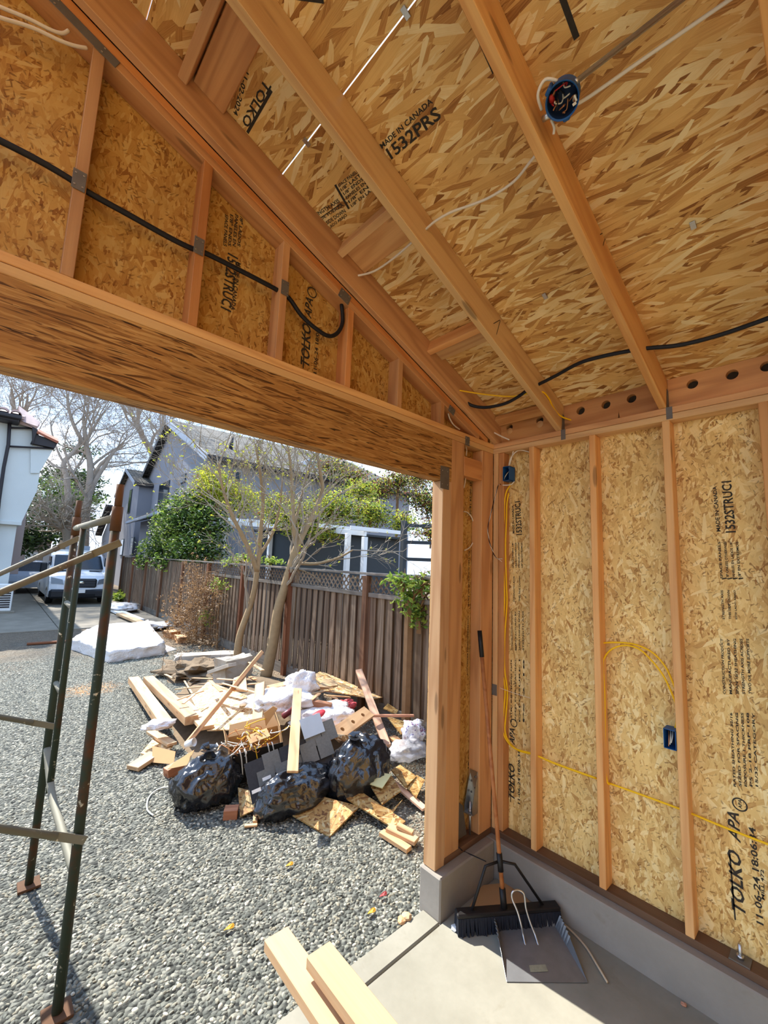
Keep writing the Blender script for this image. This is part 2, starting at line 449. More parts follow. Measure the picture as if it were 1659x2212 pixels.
# ---- front wall with the big opening
WF = empty('wall_front', (0, Y_IN, 0), kind='structure')
box('concrete_curb', (2.102, 1.697, -0.12), (2.656, 1.86, Z_CURB), CURBC, WF, 'x', bev=0.008)
box('sill_plate', (2.2, Y_IN, Z_CURB), (X_IN - 0.001, Y_OUT, Z_SILL), W_TREAT, WF, 'x', bev=0.003)
link('header_beam', box_mesh(5.069, Z_PL0 - 2.578, Y_OUT - Y_IN - 0.001, 0.002), frame((-0.3255, (Y_IN + Y_OUT) / 2, (2.577 + Z_PL0 - 0.001) / 2), (1, 0, 0), z=(0, 1, 0)), WF, PSL)
box('lower_top_plate', (X_LEFT, Y_IN, Z_PL0), (X_IN - 0.001, Y_OUT, Z_PL1 - 0.001), W_RAFT, WF, 'x', bev=0.003)
box('upper_top_plate', (X_LEFT, Y_IN - 0.0, Z_PL1 + 0.001), (X_OUT, Y_OUT, Z_PL2), W_RAFT, WF, 'x', bev=0.003)
box('trimmer_post', (2.121, Y_IN, Z_CURB + 0.002), (2.209, Y_OUT, 2.576), W_SCRAP, WF, 'z', bev=0.003)
box('king_post', (2.211, Y_IN + 0.002, Z_SILL), (2.349, Y_OUT, Z_PL0 - 0.001), W_OLD, WF, 'z', bev=0.003)
box('corner_stud', (2.565, Y_IN + 0.001, Z_SILL), (2.7085, Y_OUT - 0.001, Z_PL0 - 0.001), W_OLD, WF, 'z', bev=0.003)
box('blocking', (2.351, Y_IN + 0.001, 2.648), (2.564, Y_IN + 0.075, 2.786), W_OLD, WF, 'x', bev=0.003)
box('king_post', (-2.99, Y_IN + 0.002, Z_SILL), (-2.86, Y_OUT, Z_PL0 - 0.001), W_OLD, WF, 'z', bev=0.003)
box('trimmer_post', (-2.858, Y_IN, 0.0), (-2.77, Y_OUT, 2.576), W_SCRAP, WF, 'z', bev=0.003)
me = box_mesh(2.8, 0.68, 0.012)
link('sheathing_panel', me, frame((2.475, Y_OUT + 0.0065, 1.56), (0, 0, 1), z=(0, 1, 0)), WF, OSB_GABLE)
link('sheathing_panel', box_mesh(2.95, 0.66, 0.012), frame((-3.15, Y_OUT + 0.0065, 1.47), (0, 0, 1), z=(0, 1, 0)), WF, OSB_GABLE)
# sheathing above the opening (outside face of beam and the gable), cut to the roof slope
def gable_panel(x0, x1, zlow):
    up = lambda x: ztop(x) if x >= X_RIDGE else ztop(2 * X_RIDGE - x)
    xs = sorted({x0, x1} | ({X_RIDGE} if x0 < X_RIDGE < x1 else set()))
    prof = [(x0, zlow), (x1, zlow)] + [(x, up(x)) for x in xs[::-1]]
    k = len(prof); c = Vector(((x0 + x1) / 2, Y_OUT + 0.0065, 3.3)); m = frame(c, (0, 0, 1), z=(0, 1, 0)); mi = m.inverted()
    V = [mi @ Vector((p[0], Y_OUT + 0.0005, p[1])) for p in prof] + [mi @ Vector((p[0], Y_OUT + 0.0125, p[1])) for p in prof]
    F = [list(range(k)), list(range(2 * k - 1, k - 1, -1))] + [[i, i + k, (i + 1) % k + k, (i + 1) % k] for i in range(k)]
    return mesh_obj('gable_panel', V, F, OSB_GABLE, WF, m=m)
for a, b in ((1.702, 2.80), (0.482, 1.70), (-0.738, 0.48), (-1.958, -0.74), (-3.3, -1.96)):
    gable_panel(a, b, 2.62)
# gable studs and the two raked plates under the end rafter
for xr in [2.12, 1.715, 1.319, 0.906, 0.511, 0.093] + [0.093 - 0.4064 * k for k in range(1, 8)]:
    f = lambda x: (zbot(x) if x >= X_RIDGE else zbot(2 * X_RIDGE - x)) - 0.0815
    if f(xr) < 2.97: continue
    extrude_xz('gable_stud', [(xr - 0.038, Z_PL2), (xr, Z_PL2), (xr, f(xr)), (xr - 0.038, f(xr - 0.038))], Y_IN + 0.001, Y_OUT, W_OLD, WF, axis=(0, 0, 1), bev=0.002)
def raked(side, y0, y1, lo, hi, name, mat, parent, stop=True):
    """sloping member between vertical offsets lo..hi above the rafter underside"""
    g = (lambda x: x) if side > 0 else (lambda x: 2 * X_RIDGE - x)
    xe = 2.71 + lo / SLOPE if stop else 3.3
    xt = 2.71 + hi / SLOPE if stop else 3.3
    prof = [(X_RIDGE, zbot(X_RIDGE) + lo), (xe, zbot(xe) + lo)]
    prof += [(min(xe + 0.03, xt), Z_PL2)] if stop else []
    if stop:
        xm = min(xe + 0.03, xt); prof += [(xm, zbot(xm) + hi)]
    else: prof += [(xe, zbot(xe) + hi)]
    prof += [(X_RIDGE, zbot(X_RIDGE) + hi)]
    prof = [(g(x), z) for x, z in prof]
    return extrude_xz(name, prof, y0, y1, mat, parent, axis=(1, 0, -SLOPE * side), bev=0.0025)
for s in (1, -1):
    raked(s, Y_IN, Y_OUT, -0.0815, -0.0415, 'raked_plate', W_OLD, WF)
    raked(s, Y_IN, Y_OUT, -0.0405, -0.0005, 'raked_plate', W_OLD, WF)

# ---- roof (ceiling seen from below)
RF_ = empty('ceiling', (0, 0, 3.1), kind='structure')
def rafter(y_hi, mat, side=1):
    g = (lambda x: x) if side > 0 else (lambda x: 2 * X_RIDGE - x)
    prof = [(X_RIDGE + 0.02, zbot(X_RIDGE + 0.02)), (2.71, 2.9535), (2.799, 2.9535), (2.799, zbot(2.799)), (3.28, zbot(3.28)), (3.28, ztop(3.28) - 0.0005), (X_RIDGE + 0.02, ztop(X_RIDGE + 0.02) - 0.0005)]
    return extrude_xz('rafter', [(g(x), z) for x, z in prof], y_hi - 0.038, y_hi, mat, RF_, axis=(1, 0, -SLOPE * side), bev=0.0025)
RAFT_Y = [Y_IN - 0.001, 1.269, 0.6634] + [0.6634 - 0.6096 * k for k in range(1, 9)]
for i, yy in enumerate(RAFT_Y):
    rafter(yy, W_OLD if i == 0 else W_RAFT)
    rafter(yy, W_RAFT, -1)
box('ridge_board', (X_RIDGE - 0.02, Y_BACK, zbot(X_RIDGE) - 0.03), (X_RIDGE + 0.02, 2.2, ztop(X_RIDGE) - 0.012), W_RAFT, RF_, 'y', bev=0.003)
# sheathing rows, long side along y; real 4 mm gaps where the photograph shows daylight
ROWS = [(3.30, 1.956), (1.954, 0.818), (0.814, 0.200), (0.196, X_RIDGE + 0.03)]
for i, (xa, xb) in enumerate(ROWS):
    ends = [2.35, -0.09, -2.53, -4.7] if i % 2 == 0 else [2.35, -1.31, -3.75, -4.7]
    for s in (1,):                     # unseen left slope gets no panels, so skylight brightens the room
        g = (lambda x: x) if s > 0 else (lambda x: 2 * X_RIDGE - x)
        A = Vector((g(xa), 0, ztop(xa))); Bv = Vector((g(xb), 0, ztop(xb)))
        mid = (A + Bv) / 2; L = (A - Bv).length; n = Vector((SLOPE * s, 0, 1)).normalized()
        for k in range(3):
            y1, y0 = ends[k] - 0.001, ends[k + 1] + 0.001
            me = box_mesh(L, y1 - y0, 0.012)
            link('roof_panel', me, frame(mid + Vector((0, (y0 + y1) / 2, 0)) + n * 0.0062, (A - Bv) * (1 if s > 0 else -1), z=n), RF_, OSB_ROOF)
_n = Vector((SLOPE, 0, 1)).normalized()
for s in (1,):
    g = (lambda x: x) if s > 0 else (lambda x: 2 * X_RIDGE - x)
    n = Vector((SLOPE * s, 0, 1)).normalized(); xa, xb = 3.31, 1.0
    A = Vector((g(xa), 0, ztop(xa))); Bv = Vector((g(xb), 0, ztop(xb)))
    link('roofing_felt', box_mesh((A - Bv).length, 7.1, 0.002), frame((A + Bv) / 2 + Vector((0, -1.2, 0)) + n * 0.014, (A - Bv) * s, z=n), RF_, FELT)  # unseen sheet, added over the lower joint to keep daylight out
# blocking between the first two rafters: one piece on edge, one laid flat beside it
def slope_pt(x, y, drop): return Vector((x, y, ztop(x))) - _n * drop
for xe, wide in ((1.205, 0.14), (1.93, 0.10), (0.375, 0.14)):
    y0, y1 = 1.2695, 1.7165
    a = slope_pt(xe, y0, 0.045); b = slope_pt(xe, y1, 0.045)
    lumber('blocking', a, b, 0.038, 0.089, W_STUD if xe > 0.5 else W_OLD, RF_, up=_n)
    xm = xe + 0.019 / math.cos(math.atan(SLOPE)) + wide / 2
    lumber('flat_blocking', slope_pt(xm, y0, 0.0195), slope_pt(xm, y1, 0.0195), wide, 0.038, W_STUD if xe > 0.5 else W_OLD, RF_, up=_n)
# eave blocks with drilled vent holes (dark recessed bores with a screen)
BORE = m_plain('vent_bore', (0.05, 0.035, 0.02), 0.9, 0, 0.5, 80)
def eave_block(y0, y1, holes, x=2.752, mat=W_OLD):
    ztp = ztop(x) - 0.002; bm = bmesh.new(); t = 0.038; n = 18
    zc = 3.072; r = 0.027
    # front face with real holes: grid of quads around each bore
    ys = sorted(holes); cells = []; edges = [y0] + [(ys[i] + ys[i + 1]) / 2 for i in range(len(ys) - 1)] + [y1]
    V = []; F = []
    def add(p): V.append(p); return len(V) - 1
    for i, yc in enumerate(ys):
        a, b = edges[i], edges[i + 1]
        for xx, flip in ((x, 0), (x + t, 1)):
            outer = []; inner = []
            for k in range(n):
                th = 2 * math.pi * k / n; cy, cz = math.cos(th), math.sin(th)
                sc = min(((b - yc) if cy > 0 else (yc - a)) / max(abs(cy), 1e-6), ((ztp - zc) if cz > 0 else (zc - 2.9535)) / max(abs(cz), 1e-6))
                outer.append(add((xx, yc + cy * sc, zc + cz * sc))); inner.append(add((xx, yc + cy * r, zc + cz * r)))
            for k in range(n):
                q = (outer[k], outer[(k + 1) % n], inner[(k + 1) % n], inner[k]); F.append(q if flip else q[::-1])
            # corners
            for cyy, czz in ((a, 2.9535), (b, 2.9535), (a, ztp), (b, ztp)):
                best = sorted(range(n), key=lambda k: (V[outer[k]][1] - cyy) ** 2 + (V[outer[k]][2] - czz) ** 2)
                k0 = best[0]; k1 = min(((k0 + 1) % n, (k0 - 1) % n), key=lambda k: (V[outer[k]][1] - cyy) ** 2 + (V[outer[k]][2] - czz) ** 2)
                F.append((outer[k0], outer[k1], add((xx, cyy, czz))))
            if not flip: fin = inner
            else:
                for k in range(n): F.append((fin[k], fin[(k + 1) % n], inner[(k + 1) % n], inner[k]))
    b0 = add((x, y0, 2.9535)); b1 = add((x, y1, 2.9535)); b2 = add((x + t, y1, 2.9535)); b3 = add((x + t, y0, 2.9535)); F.append((b0, b1, b2, b3))
    c0 = add((x, y0, ztp)); c1 = add((x, y1, ztp)); c2 = add((x + t, y1, ztp)); c3 = add((x + t, y0, ztp)); F.append((c3, c2, c1, c0))
    m = frame((x, (y0 + y1) / 2, 3.04), (0, 1, 0)); mi = m.inverted()
    o = mesh_obj('eave_block', [mi @ Vector(v) for v in V], F, mat, RF_, m=m)
    for yc in ys:
        mesh_obj('vent_screen', [(x + t - 0.003, yc + r * 1.05 * math.cos(2 * math.pi * k / 16), zc + r * 1.05 * math.sin(2 * math.pi * k / 16)) for k in range(16)], [list(range(16))[::-1]], BORE, o)
    return o
eave_block(0.665, 1.230, [0.813, 0.960, 1.118])
eave_block(0.055, 0.624, [0.197, 0.334, 0.507])
eave_block(-0.554, 0.014, [-0.40, -0.27, -0.12])
eave_block(1.271, 1.717, [1.404, 1.645], mat=W_STUD)
for k in range(1, 6):
    eave_block(0.055 - 0.6096 * (k + 1) + 0.0, 0.014 - 0.6096 * k, [0.03 - 0.6096 * (k + 0.5) + d for d in (-0.14, 0, 0.14)])
lumber('blocking', (2.70, 1.2695, ztop(2.70) - 0.030), (2.70, 1.7165, ztop(2.70) - 0.030), 0.075, 0.038, W_STUD, RF_, up=_n)
for yc in (1.404, 1.645):
    lathe('hole_plug', [(0.0, 0.004), (0.024, 0.004), (0.026, 0.0), (0.026, -0.01)], W_STUD, RF_, 14, frame((2.7535, yc, 3.044), (0, 1, 0), z=(-1, 0, 0)))

# ---- back and left walls (behind the camera)
WB = empty('wall_back', (0, Y_BACK, 0), kind='structure')
for a, b in ((-3.35, -2.14), (-2.138, -0.92), (-0.918, 0.30), (0.302, 1.52), (1.522, 2.80)):
    link('sheathing_panel', box_mesh(4.3, b - a, 0.012), frame(((a + b) / 2, Y_BACK - 0.106, 2.10), (0, 0, 1), z=(0, 1, 0)), WB, OSB_WALL)
for k in range(0, 15, 2):
    box('stud', (-3.3 + 0.4064 * k, Y_BACK - 0.099, 0.0), (-3.262 + 0.4064 * k, Y_BACK - 0.01, 3.1), W_STUD, WB, 'z', bev=0.003)
WL = empty('wall_left', (X_LEFT, 0, 0), kind='structure')  # unseen; sheathing left off to let light in from the side
for yy in STUD_Y[::2]:
    box('stud', (X_LEFT - 0.1, yy - 0.038, 0.05), (X_LEFT - 0.01, yy, 2.877), W_STUD, WL, 'z', bev=0.003)
box('top_plate', (X_LEFT - 0.1, Y_BACK, 2.877), (X_LEFT - 0.01, 1.75, 2.953), W_STUD, WL, 'y', bev=0.003)

# =================================================================== outdoors: ground
GZ = -0.03
def m_ground():
    t = NT('gravel_ground'); geo = t.n('NewGeometry'); p = geo.outputs['Position']
    vo = t.n('TexVoronoi', {'Vector': p, 'Scale': 42.0}); sp = t.n('SeparateColor', {0: vo.outputs['Color']})
    g = t.ramp(sp.outputs[0], [(0.0, lin(50, 51, 46)), (0.4, lin(78, 80, 74)), (0.75, lin(101, 102, 94)), (1.0, lin(128, 126, 114))])
    dirt = t.mix(t.noise(p, 6, 6, 0.7), lin(70, 58, 46), lin(134, 116, 94))
    dirt = t.mix(t.math('GREATER_THAN', t.noise(p, 60, 2), 0.62), dirt, lin(168, 152, 128))
    s = t.n('SeparateXYZ', {0: p})
    wob = t.math('MULTIPLY_ADD', t.noise(p, 1.4, 4), 1.6, -0.8)
    dx = t.math('ADD', t.math('SUBTRACT', s.outputs[0], 2.5), wob)
    near = t.ramp(dx, [(0.0, 0.0), (0.5, 1.0)])
    far = t.ramp(t.math('ADD', t.math('MULTIPLY_ADD', s.outputs[1], 0.22, -2.0), wob), [(0.0, 0.0), (0.8, 0.75)])
    f = t.math('MAXIMUM', near, far)
    c = t.mix(f, g, dirt)
    rust = t.n('VectorMath', {0: p, 1: (1.3, 7.9, GZ)}, operation='DISTANCE').outputs['Value']
    c = t.mix(t.math('MULTIPLY', t.ramp(t.math('MULTIPLY_ADD', t.noise(p, 9, 4), 0.5, rust), [(0.35, 1.0), (0.7, 0.0)]), 0.6), c, lin(190, 140, 86))
    t.bump(t.math('SUBTRACT', t.noise(p, 9, 5), t.math('MULTIPLY', vo.outputs['Distance'], 1.2)), 0.9, 0.02)
    return t.done(c, 0.95)
GROUND_M = m_ground()
def ground():
    # one sheet with a rectangular hole for the garage footprint
    X = [-60, -3.62, 2.94, 60]; Y = [-40, Y_BACK - 0.22, 1.80, 120]
    V = [(x, y, GZ) for y in Y for x in X]; F = []
    for j in range(3):
        for i in range(3):
            if i == 1 and j == 1: continue
            a = j * 4 + i; F.append((a, a + 1, a + 5, a + 4))
    return tag(mesh_obj('gravel_ground', V, F, GROUND_M), kind='structure')
ground()
APRON_M = m_concrete('driveway_concrete', lin(116, 109, 95), lin(142, 134, 119))
def drive():
    o = empty('driveway', (1, 30, GZ), kind='structure')
    ys = [14.15, 18.2, 22.4, 27.0, 33.0, 45.0, 60.0]
    for a, b in zip(ys[:-1], ys[1:]):
        box('driveway_slab', (-1.6, a + 0.008, GZ - 0.1), (1.48, b - 0.008, GZ + 0.03), APRON_M, o, bev=0.01)
        box('driveway_slab', (1.5, a + 0.008, GZ - 0.1), (4.25, b - 0.008, GZ + 0.03), APRON_M, o, bev=0.01)
drive()

def gravel():
    m = NT('pebble_stone'); at = m.n('Attribute', attribute_type='INSTANCER', attribute_name='tone')
    c = m.ramp(at.outputs['Fac'], [(0.0, lin(66, 68, 61)), (0.25, lin(98, 100, 91)), (0.5, lin(116, 116, 104)), (0.7, lin(126, 120, 102)), (0.85, lin(152, 150, 134)), (1.0, lin(184, 179, 160))])
    m.done(c, 0.85)
    me = bpy.data.meshes.new('gravel')
    me.from_pydata([(-2.4, 1.83, GZ - 0.004), (3.9, 1.83, GZ - 0.004), (3.9, 10.5, GZ - 0.004), (-2.4, 10.5, GZ - 0.004)], [], [(0, 1, 2, 3)])
    me.materials.append(m.m)
    o = bpy.data.objects.new('gravel', me); COL.objects.link(o)
    tag(o, 'loose grey pebble gravel covering the yard outside the opening', 'gravel', kind='stuff')
    ng = bpy.data.node_groups.new('pebbles', 'GeometryNodeTree')
    ng.interface.new_socket('Geometry', in_out='INPUT', socket_type='NodeSocketGeometry')
    ng.interface.new_socket('Geometry', in_out='OUTPUT', socket_type='NodeSocketGeometry')
    N = lambda t: ng.nodes.new(t); L = ng.links.new
    gi = N('NodeGroupInput'); go = N('NodeGroupOutput')
    dist = N('GeometryNodeDistributePointsOnFaces'); L(gi.outputs[0], dist.inputs['Mesh'])
    pos = N('GeometryNodeInputPosition'); sep = N('ShaderNodeSeparateXYZ'); L(pos.outputs[0], sep.inputs[0])
    # density by place: thick near the door, thinning out to the dirt along the fence and far away
    mr = N('ShaderNodeMapRange'); L(sep.outputs['Y'], mr.inputs[0])
    for i, v in enumerate((2.0, 10.0, 4600.0, 900.0)): mr.inputs[i + 1].default_value = v
    nz = N('ShaderNodeTexNoise'); nz.inputs['Scale'].default_value = 1.4; nz.inputs['Detail'].default_value = 3
    L(pos.outputs[0], nz.inputs['Vector'])
    ma = N('ShaderNodeMath'); ma.operation = 'MULTIPLY_ADD'; L(nz.outputs[0], ma.inputs[0]); ma.inputs[1].default_value = 1.4; L(sep.outputs['X'], ma.inputs[2])
    mx = N('ShaderNodeMapRange'); L(ma.outputs[0], mx.inputs[0])
    for i, v in enumerate((3.15, 3.6, 1.0, 0.08)): mx.inputs[i + 1].default_value = v
    mu = N('ShaderNodeMath'); mu.operation = 'MULTIPLY'; L(mr.outputs[0], mu.inputs[0]); L(mx.outputs[0], mu.inputs[1])
    L(mu.outputs[0], dist.inputs['Density']); dist.inputs['Seed'].default_value = 3
    ico = N('GeometryNodeMeshIcoSphere'); ico.inputs['Subdivisions'].default_value = 2; ico.inputs['Radius'].default_value = 1.0
    sm = N('GeometryNodeSetShadeSmooth'); L(ico.outputs[0], sm.inputs[0])
    mt = N('GeometryNodeSetMaterial'); mt.inputs['Material'].default_value = m.m; L(sm.outputs[0], mt.inputs[0])
    ip = N('GeometryNodeInstanceOnPoints'); L(dist.outputs['Points'], ip.inputs['Points']); L(mt.outputs[0], ip.inputs['Instance'])
    rv = N('FunctionNodeRandomValue'); rv.data_type = 'FLOAT_VECTOR'; rv.inputs[0].default_value = (0.008, 0.007, 0.005); rv.inputs[1].default_value = (0.0175, 0.0135, 0.010)
    L(rv.outputs[0], ip.inputs['Scale'])
    rr = N('FunctionNodeRandomValue'); rr.data_type = 'FLOAT_VECTOR'; rr.inputs[0].default_value = (-0.9, -0.9, 0); rr.inputs[1].default_value = (0.9, 0.9, 6.28); rr.inputs['Seed'].default_value = 5
    L(rr.outputs[0], ip.inputs['Rotation'])
    sa = N('GeometryNodeStoreNamedAttribute'); sa.data_type = 'FLOAT'; sa.domain = 'INSTANCE'; sa.inputs['Name'].default_value = 'tone'
    rt = N('FunctionNodeRandomValue'); rt.data_type = 'FLOAT'; rt.inputs['Seed'].default_value = 9
    L(ip.outputs[0], sa.inputs[0]); L(rt.outputs[1], sa.inputs['Value'])
    L(sa.outputs[0], go.inputs[0])
    md = o.modifiers.new('pebbles', 'NODES'); md.node_group = ng
gravel()

# =================================================================== fence
W_FENCE = m_wood('weathered_fence', lin(142, 120, 98), lin(94, 70, 52), knots=False, var=0.25, rough=0.9)
W_POST = m_wood('redwood_post', lin(136, 88, 56), lin(100, 60, 38), knots=False, rough=0.85)
W_GREY = m_wood('grey_rail', lin(136, 127, 116), lin(100, 90, 80), knots=False, rough=0.9)
def fence():
    F = empty('board_fence', (4.05, 10, GZ), 'weathered brown wooden fence of alternating vertical boards with lattice top', 'fence')
    fx = lambda y: 4.06 + (y - 4) * 0.021
    ft = lambda y: 1.87 + (y - 4) * 0.006
    posts = [0.25, 2.47, 4.74, 7.0, 9.1, 11.3, 13.5, 15.8, 18.1, 20.4, 22.7]
    for a, b in zip(posts[:-1], posts[1:]):
        xa, xb = fx(a), fx(b)
        lumber('post', (xa - 0.03, a, GZ), (xa - 0.03, a, ft(a) - 0.03), 0.095, 0.095, W_POST, F, up=(0, 1, 0))
        latt = a < 10.5
        top = (lambda y: ft(y) - 0.31) if latt else (lambda y: ft(y) - 0.05)
        n = int(round((b - a - 0.1) / 0.176)); st = (b - a - 0.1) / n
        for i in range(n):
            y = a + 0.05 + st * (i + 0.5)
            lumber('fence_board', (fx(y) + 0.035, y - st / 2, 0.13), (fx(y) + 0.035, y - st / 2, top(y)), 0.135, 0.017, W_FENCE, F, up=(1, 0, 0))
            lumber('fence_board', (fx(y) - 0.005, y, 0.13), (fx(y) - 0.005, y, top(y)), 0.105, 0.019, W_FENCE, F, up=(1, 0, 0))
        ym = (a + b) / 2
        lumber('bottom_board', (xa, a + 0.05, 0.065), (xb, b - 0.05, 0.065), 0.03, 0.19, W_GREY, F)
        if latt:
            lumber('mid_rail', (xa - 0.015, a + 0.05, ft(a) - 0.30), (xb - 0.015, b - 0.05, ft(b) - 0.30), 0.05, 0.06, W_GREY, F)
            V = []; Fc = []
            z0, z1 = -0.29, -0.04; pit = 0.115
            for layer, sg in ((0, 1), (1, -1)):
                k = 0
                while True:
                    yb = a + 0.05 - 0.25 + pit * k; k += 1
                    if yb > b - 0.05: break
                    pts = []
                    ya, yc = (yb, yb + 0.25) if sg > 0 else (yb + 0.25, yb)
                    for (yy, zz) in ((ya - 0.018, z0), (ya + 0.018, z0), (yc + 0.018, z1), (yc - 0.018, z1)):
                        yy = min(max(yy, a + 0.03), b - 0.03); pts.append((fx(yy) + layer * 0.008, yy, ft(yy) + zz))
                    s = len(V); V += pts + [(p[0] + 0.007, p[1], p[2]) for p in pts]
                    Fc += [(s, s + 1, s + 2, s + 3), (s + 7, s + 6, s + 5, s + 4)] + [(s + i, s + i + 4, s + (i + 1) % 4 + 4, s + (i + 1) % 4) for i in range(4)]
            mesh_obj('lattice', V, Fc, W_FENCE, F)
        lumber('cap_rail', (xa, a, ft(a)), (xb, b, ft(b)), 0.13, 0.035, W_GREY, F)
    y = posts[-1]; lumber('post', (fx(y) - 0.03, y, GZ), (fx(y) - 0.03, y, ft(y)), 0.095, 0.095, W_POST, F, up=(0, 1, 0))
fence()

# =================================================================== plants
def m_leaf(name, a, b, rough=0.5, trans=0.3):
    t = NT(name); f = t.noise(t.n('NewGeometry').outputs['Position'], 5.0, 3)
    r = t.n('NewGeometry').outputs['Random Per Island']
    c = t.mix(r, a, b); t.done(c, rough)
    tl = t.n('BsdfTranslucent', {'Color': c}); mx = t.n('MixShader', {0: trans, 1: t.b.outputs[0], 2: tl.outputs[0]})
    t.l(mx.outputs[0], t.t.nodes['Material Output'].inputs[0]); return t.m
LEAF_G = m_leaf('leaf_green', lin(56, 86, 30), lin(122, 146, 62))
LEAF_Y = m_leaf('leaf_yellow_green', lin(150, 160, 42), lin(206, 204, 76), trans=0.45)
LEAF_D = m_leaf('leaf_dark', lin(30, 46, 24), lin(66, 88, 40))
LEAF_W = m_leaf('blossom_white', lin(196, 200, 160), lin(232, 232, 206))
LEAF_R = m_leaf('twig_leaf_red', lin(120, 70, 54), lin(160, 108, 76))
LEAF_V = m_leaf('vine_leaf', lin(104, 138, 52), lin(176, 190, 84), trans=0.4)
BARK = m_plain('pale_bark', lin(150, 138, 120), 0.9, 0, 0.25, 12, 0.4)
BARK_G = m_plain('grey_bark', lin(158, 146, 132), 0.9, 0, 0.25, 3, 0.3)
BARK_T = m_plain('tan_bark', lin(150, 126, 92), 0.85, 0, 0.25, 14, 0.4)
TWIG_B = m_plain('dry_brown_twig', lin(128, 98, 68), 0.9, 0, 0.3, 9)
def leaves(name, blobs, n, size, mat, parent, rnd, shell=0.55, flat=False):
    """blobs: (centre, radii); small two-triangle leaves spread in the outer shell of each"""
    V = []; F = []
    vol = [b[1][0] * b[1][1] * b[1][2] for b in blobs]; tot = sum(vol)
    for (c, r), v in zip(blobs, vol):
        for _ in range(max(3, int(n * v / tot))):
            d = Vector((rnd.gauss(0, 1), rnd.gauss(0, 1), rnd.gauss(0, 1))).normalized() * (shell + (1 - shell) * rnd.random()) * (0.85 + 0.3 * rnd.random())
            p = Vector((c[0] + d.x * r[0], c[1] + d.y * r[1], c[2] + d.z * r[2]))
            a = Vector((rnd.gauss(0, 1), rnd.gauss(0, 1), rnd.gauss(0, 0.6))).normalized(); b = a.cross(Vector((rnd.gauss(0, 1), rnd.gauss(0, 1), rnd.gauss(0, 1)))).normalized()
            s = size * (0.6 + 0.8 * rnd.random()); w = s * 0.42; k = len(V)
            up = a.cross(b) * (s * 0.18)
            V += [p - a * s * 0.5, p + b * w * 0.5 + up, p + a * s * 0.5, p - b * w * 0.5 + up]
            F.append((k, k + 1, k + 2, k + 3))
    return tag(mesh_obj(name, V, F, mat, parent), kind='stuff')
def branch_tree(rnd, start, d, length, rad, depth, V, F, tips, spread=0.5, kids=3, curl=0.25, gravity=0.0, n=5, shrink=0.68, minr=0.0):
    pts = [Vector(start)]; rs = [rad]; d = Vector(d).normalized(); seg = 5 if depth > 1 else 4
    for i in range(seg):
        d = (d + Vector((rnd.gauss(0, curl), rnd.gauss(0, curl), rnd.gauss(0, curl) + gravity)) * 0.5).normalized()
        pts.append(pts[-1] + d * (length / seg)); rs.append(rad * (1 - 0.42 * (i + 1) / seg))
    tube_geo(pts, rs, n if depth > 2 else (4 if depth > 1 else 3), False, V, F)
    if depth <= 0:
        tips.append(pts[-1]); return
    for k in range(kids if depth > 1 else kids + 1):
        i = rnd.randint(2, seg) if k else seg
        dd = (pts[i] - pts[i - 1]).normalized(); ax = dd.orthogonal().normalized(); ax.rotate(Matrix.Rotation(rnd.random() * 6.283, 3, dd))
        nd = (dd + ax * spread * (0.5 + rnd.random())).normalized()
        branch_tree(rnd, pts[i], nd, length * shrink * (0.75 + 0.5 * rnd.random()), max(minr, rs[i] * 0.62), depth - 1, V, F, tips, spread, kids, curl, gravity, n, shrink, minr)
    for i in (2, 4): tips.append(pts[min(i, seg)])

# big bare trees at the end of the drive
def bare_tree(name, stems, label, seed, depth=4, length=4.0):
    rnd = random.Random(seed); T = empty(name, stems[0][0][0], label, 'tree')
    V = []; F = []; tips = []; TV = []; TF = []
    for pts, r0, r1 in stems:
        P = smooth_path(pts, 4); rs = [r0 + (r1 - r0) * i / (len(P) - 1) for i in range(len(P))]
        tube_geo(P, rs, 8, False, V, F)
        L = len(P)
        for q in range(7):
            i = int(L * (0.45 + 0.55 * q / 6)) - 1 if q < 6 else L - 1
            dd = (P[min(i + 1, L - 1)] - P[max(i - 1, 0)]).normalized()
            ax = dd.orthogonal().normalized(); ax.rotate(Matrix.Rotation(rnd.random() * 6.283, 3, dd))
            branch_tree(rnd, P[i], dd + ax * (0.9 if q < 6 else 0.2), length * (0.6 + 0.5 * rnd.random()), rs[i] * 0.5, depth, TV, TF, tips, 0.8, 3, 0.36, 0.02, 5, 0.72, 0.0105)
    mesh_obj('trunk', V, F, BARK_G, T, True); tag(mesh_obj('branches', TV, TF, BARK_G, T), kind='stuff')
    return T
_Y = 36.0
q = lambda x, y, d=0: PY(x, y, _Y + d)
bare_tree('bare_plane_tree', [([(q(186, 1200).x, _Y, 0), q(184, 1120), q(190, 1080), q(195, 1010), q(186, 960), q(180, 900)], 0.33, 0.10),
                              ([q(190, 1075), q(205, 1040), q(230, 1000), q(250, 970)], 0.2, 0.08),
                              ([q(152, 1180), q(148, 1100), q(145, 1040), q(138, 1000), q(160, 975), q(178, 950)], 0.24, 0.1),
                              ([q(182, 960), q(160, 920), q(148, 880), q(145, 850)], 0.14, 0.06), ([q(182, 960), q(205, 920), q(225, 890)], 0.12, 0.05)],
          'tall bare plane tree with several pale stems at the end of the driveway', 11, 5, 4.2)
_Y = 48.0
bare_tree('bare_street_tree', [([(q(345, 1180).x, _Y, 0), q(340, 1080), q(333, 990), q(312, 950), q(290, 905), q(270, 860)], 0.5, 0.14),
                               ([q(320, 965), q(300, 930), q(302, 880), q(310, 850)], 0.2, 0.08), ([q(333, 990), q(350, 930), q(352, 890)], 0.2, 0.08)],
          'bare grey tree rising behind the grey house', 23, 5, 5.2)
_Y = 42.0
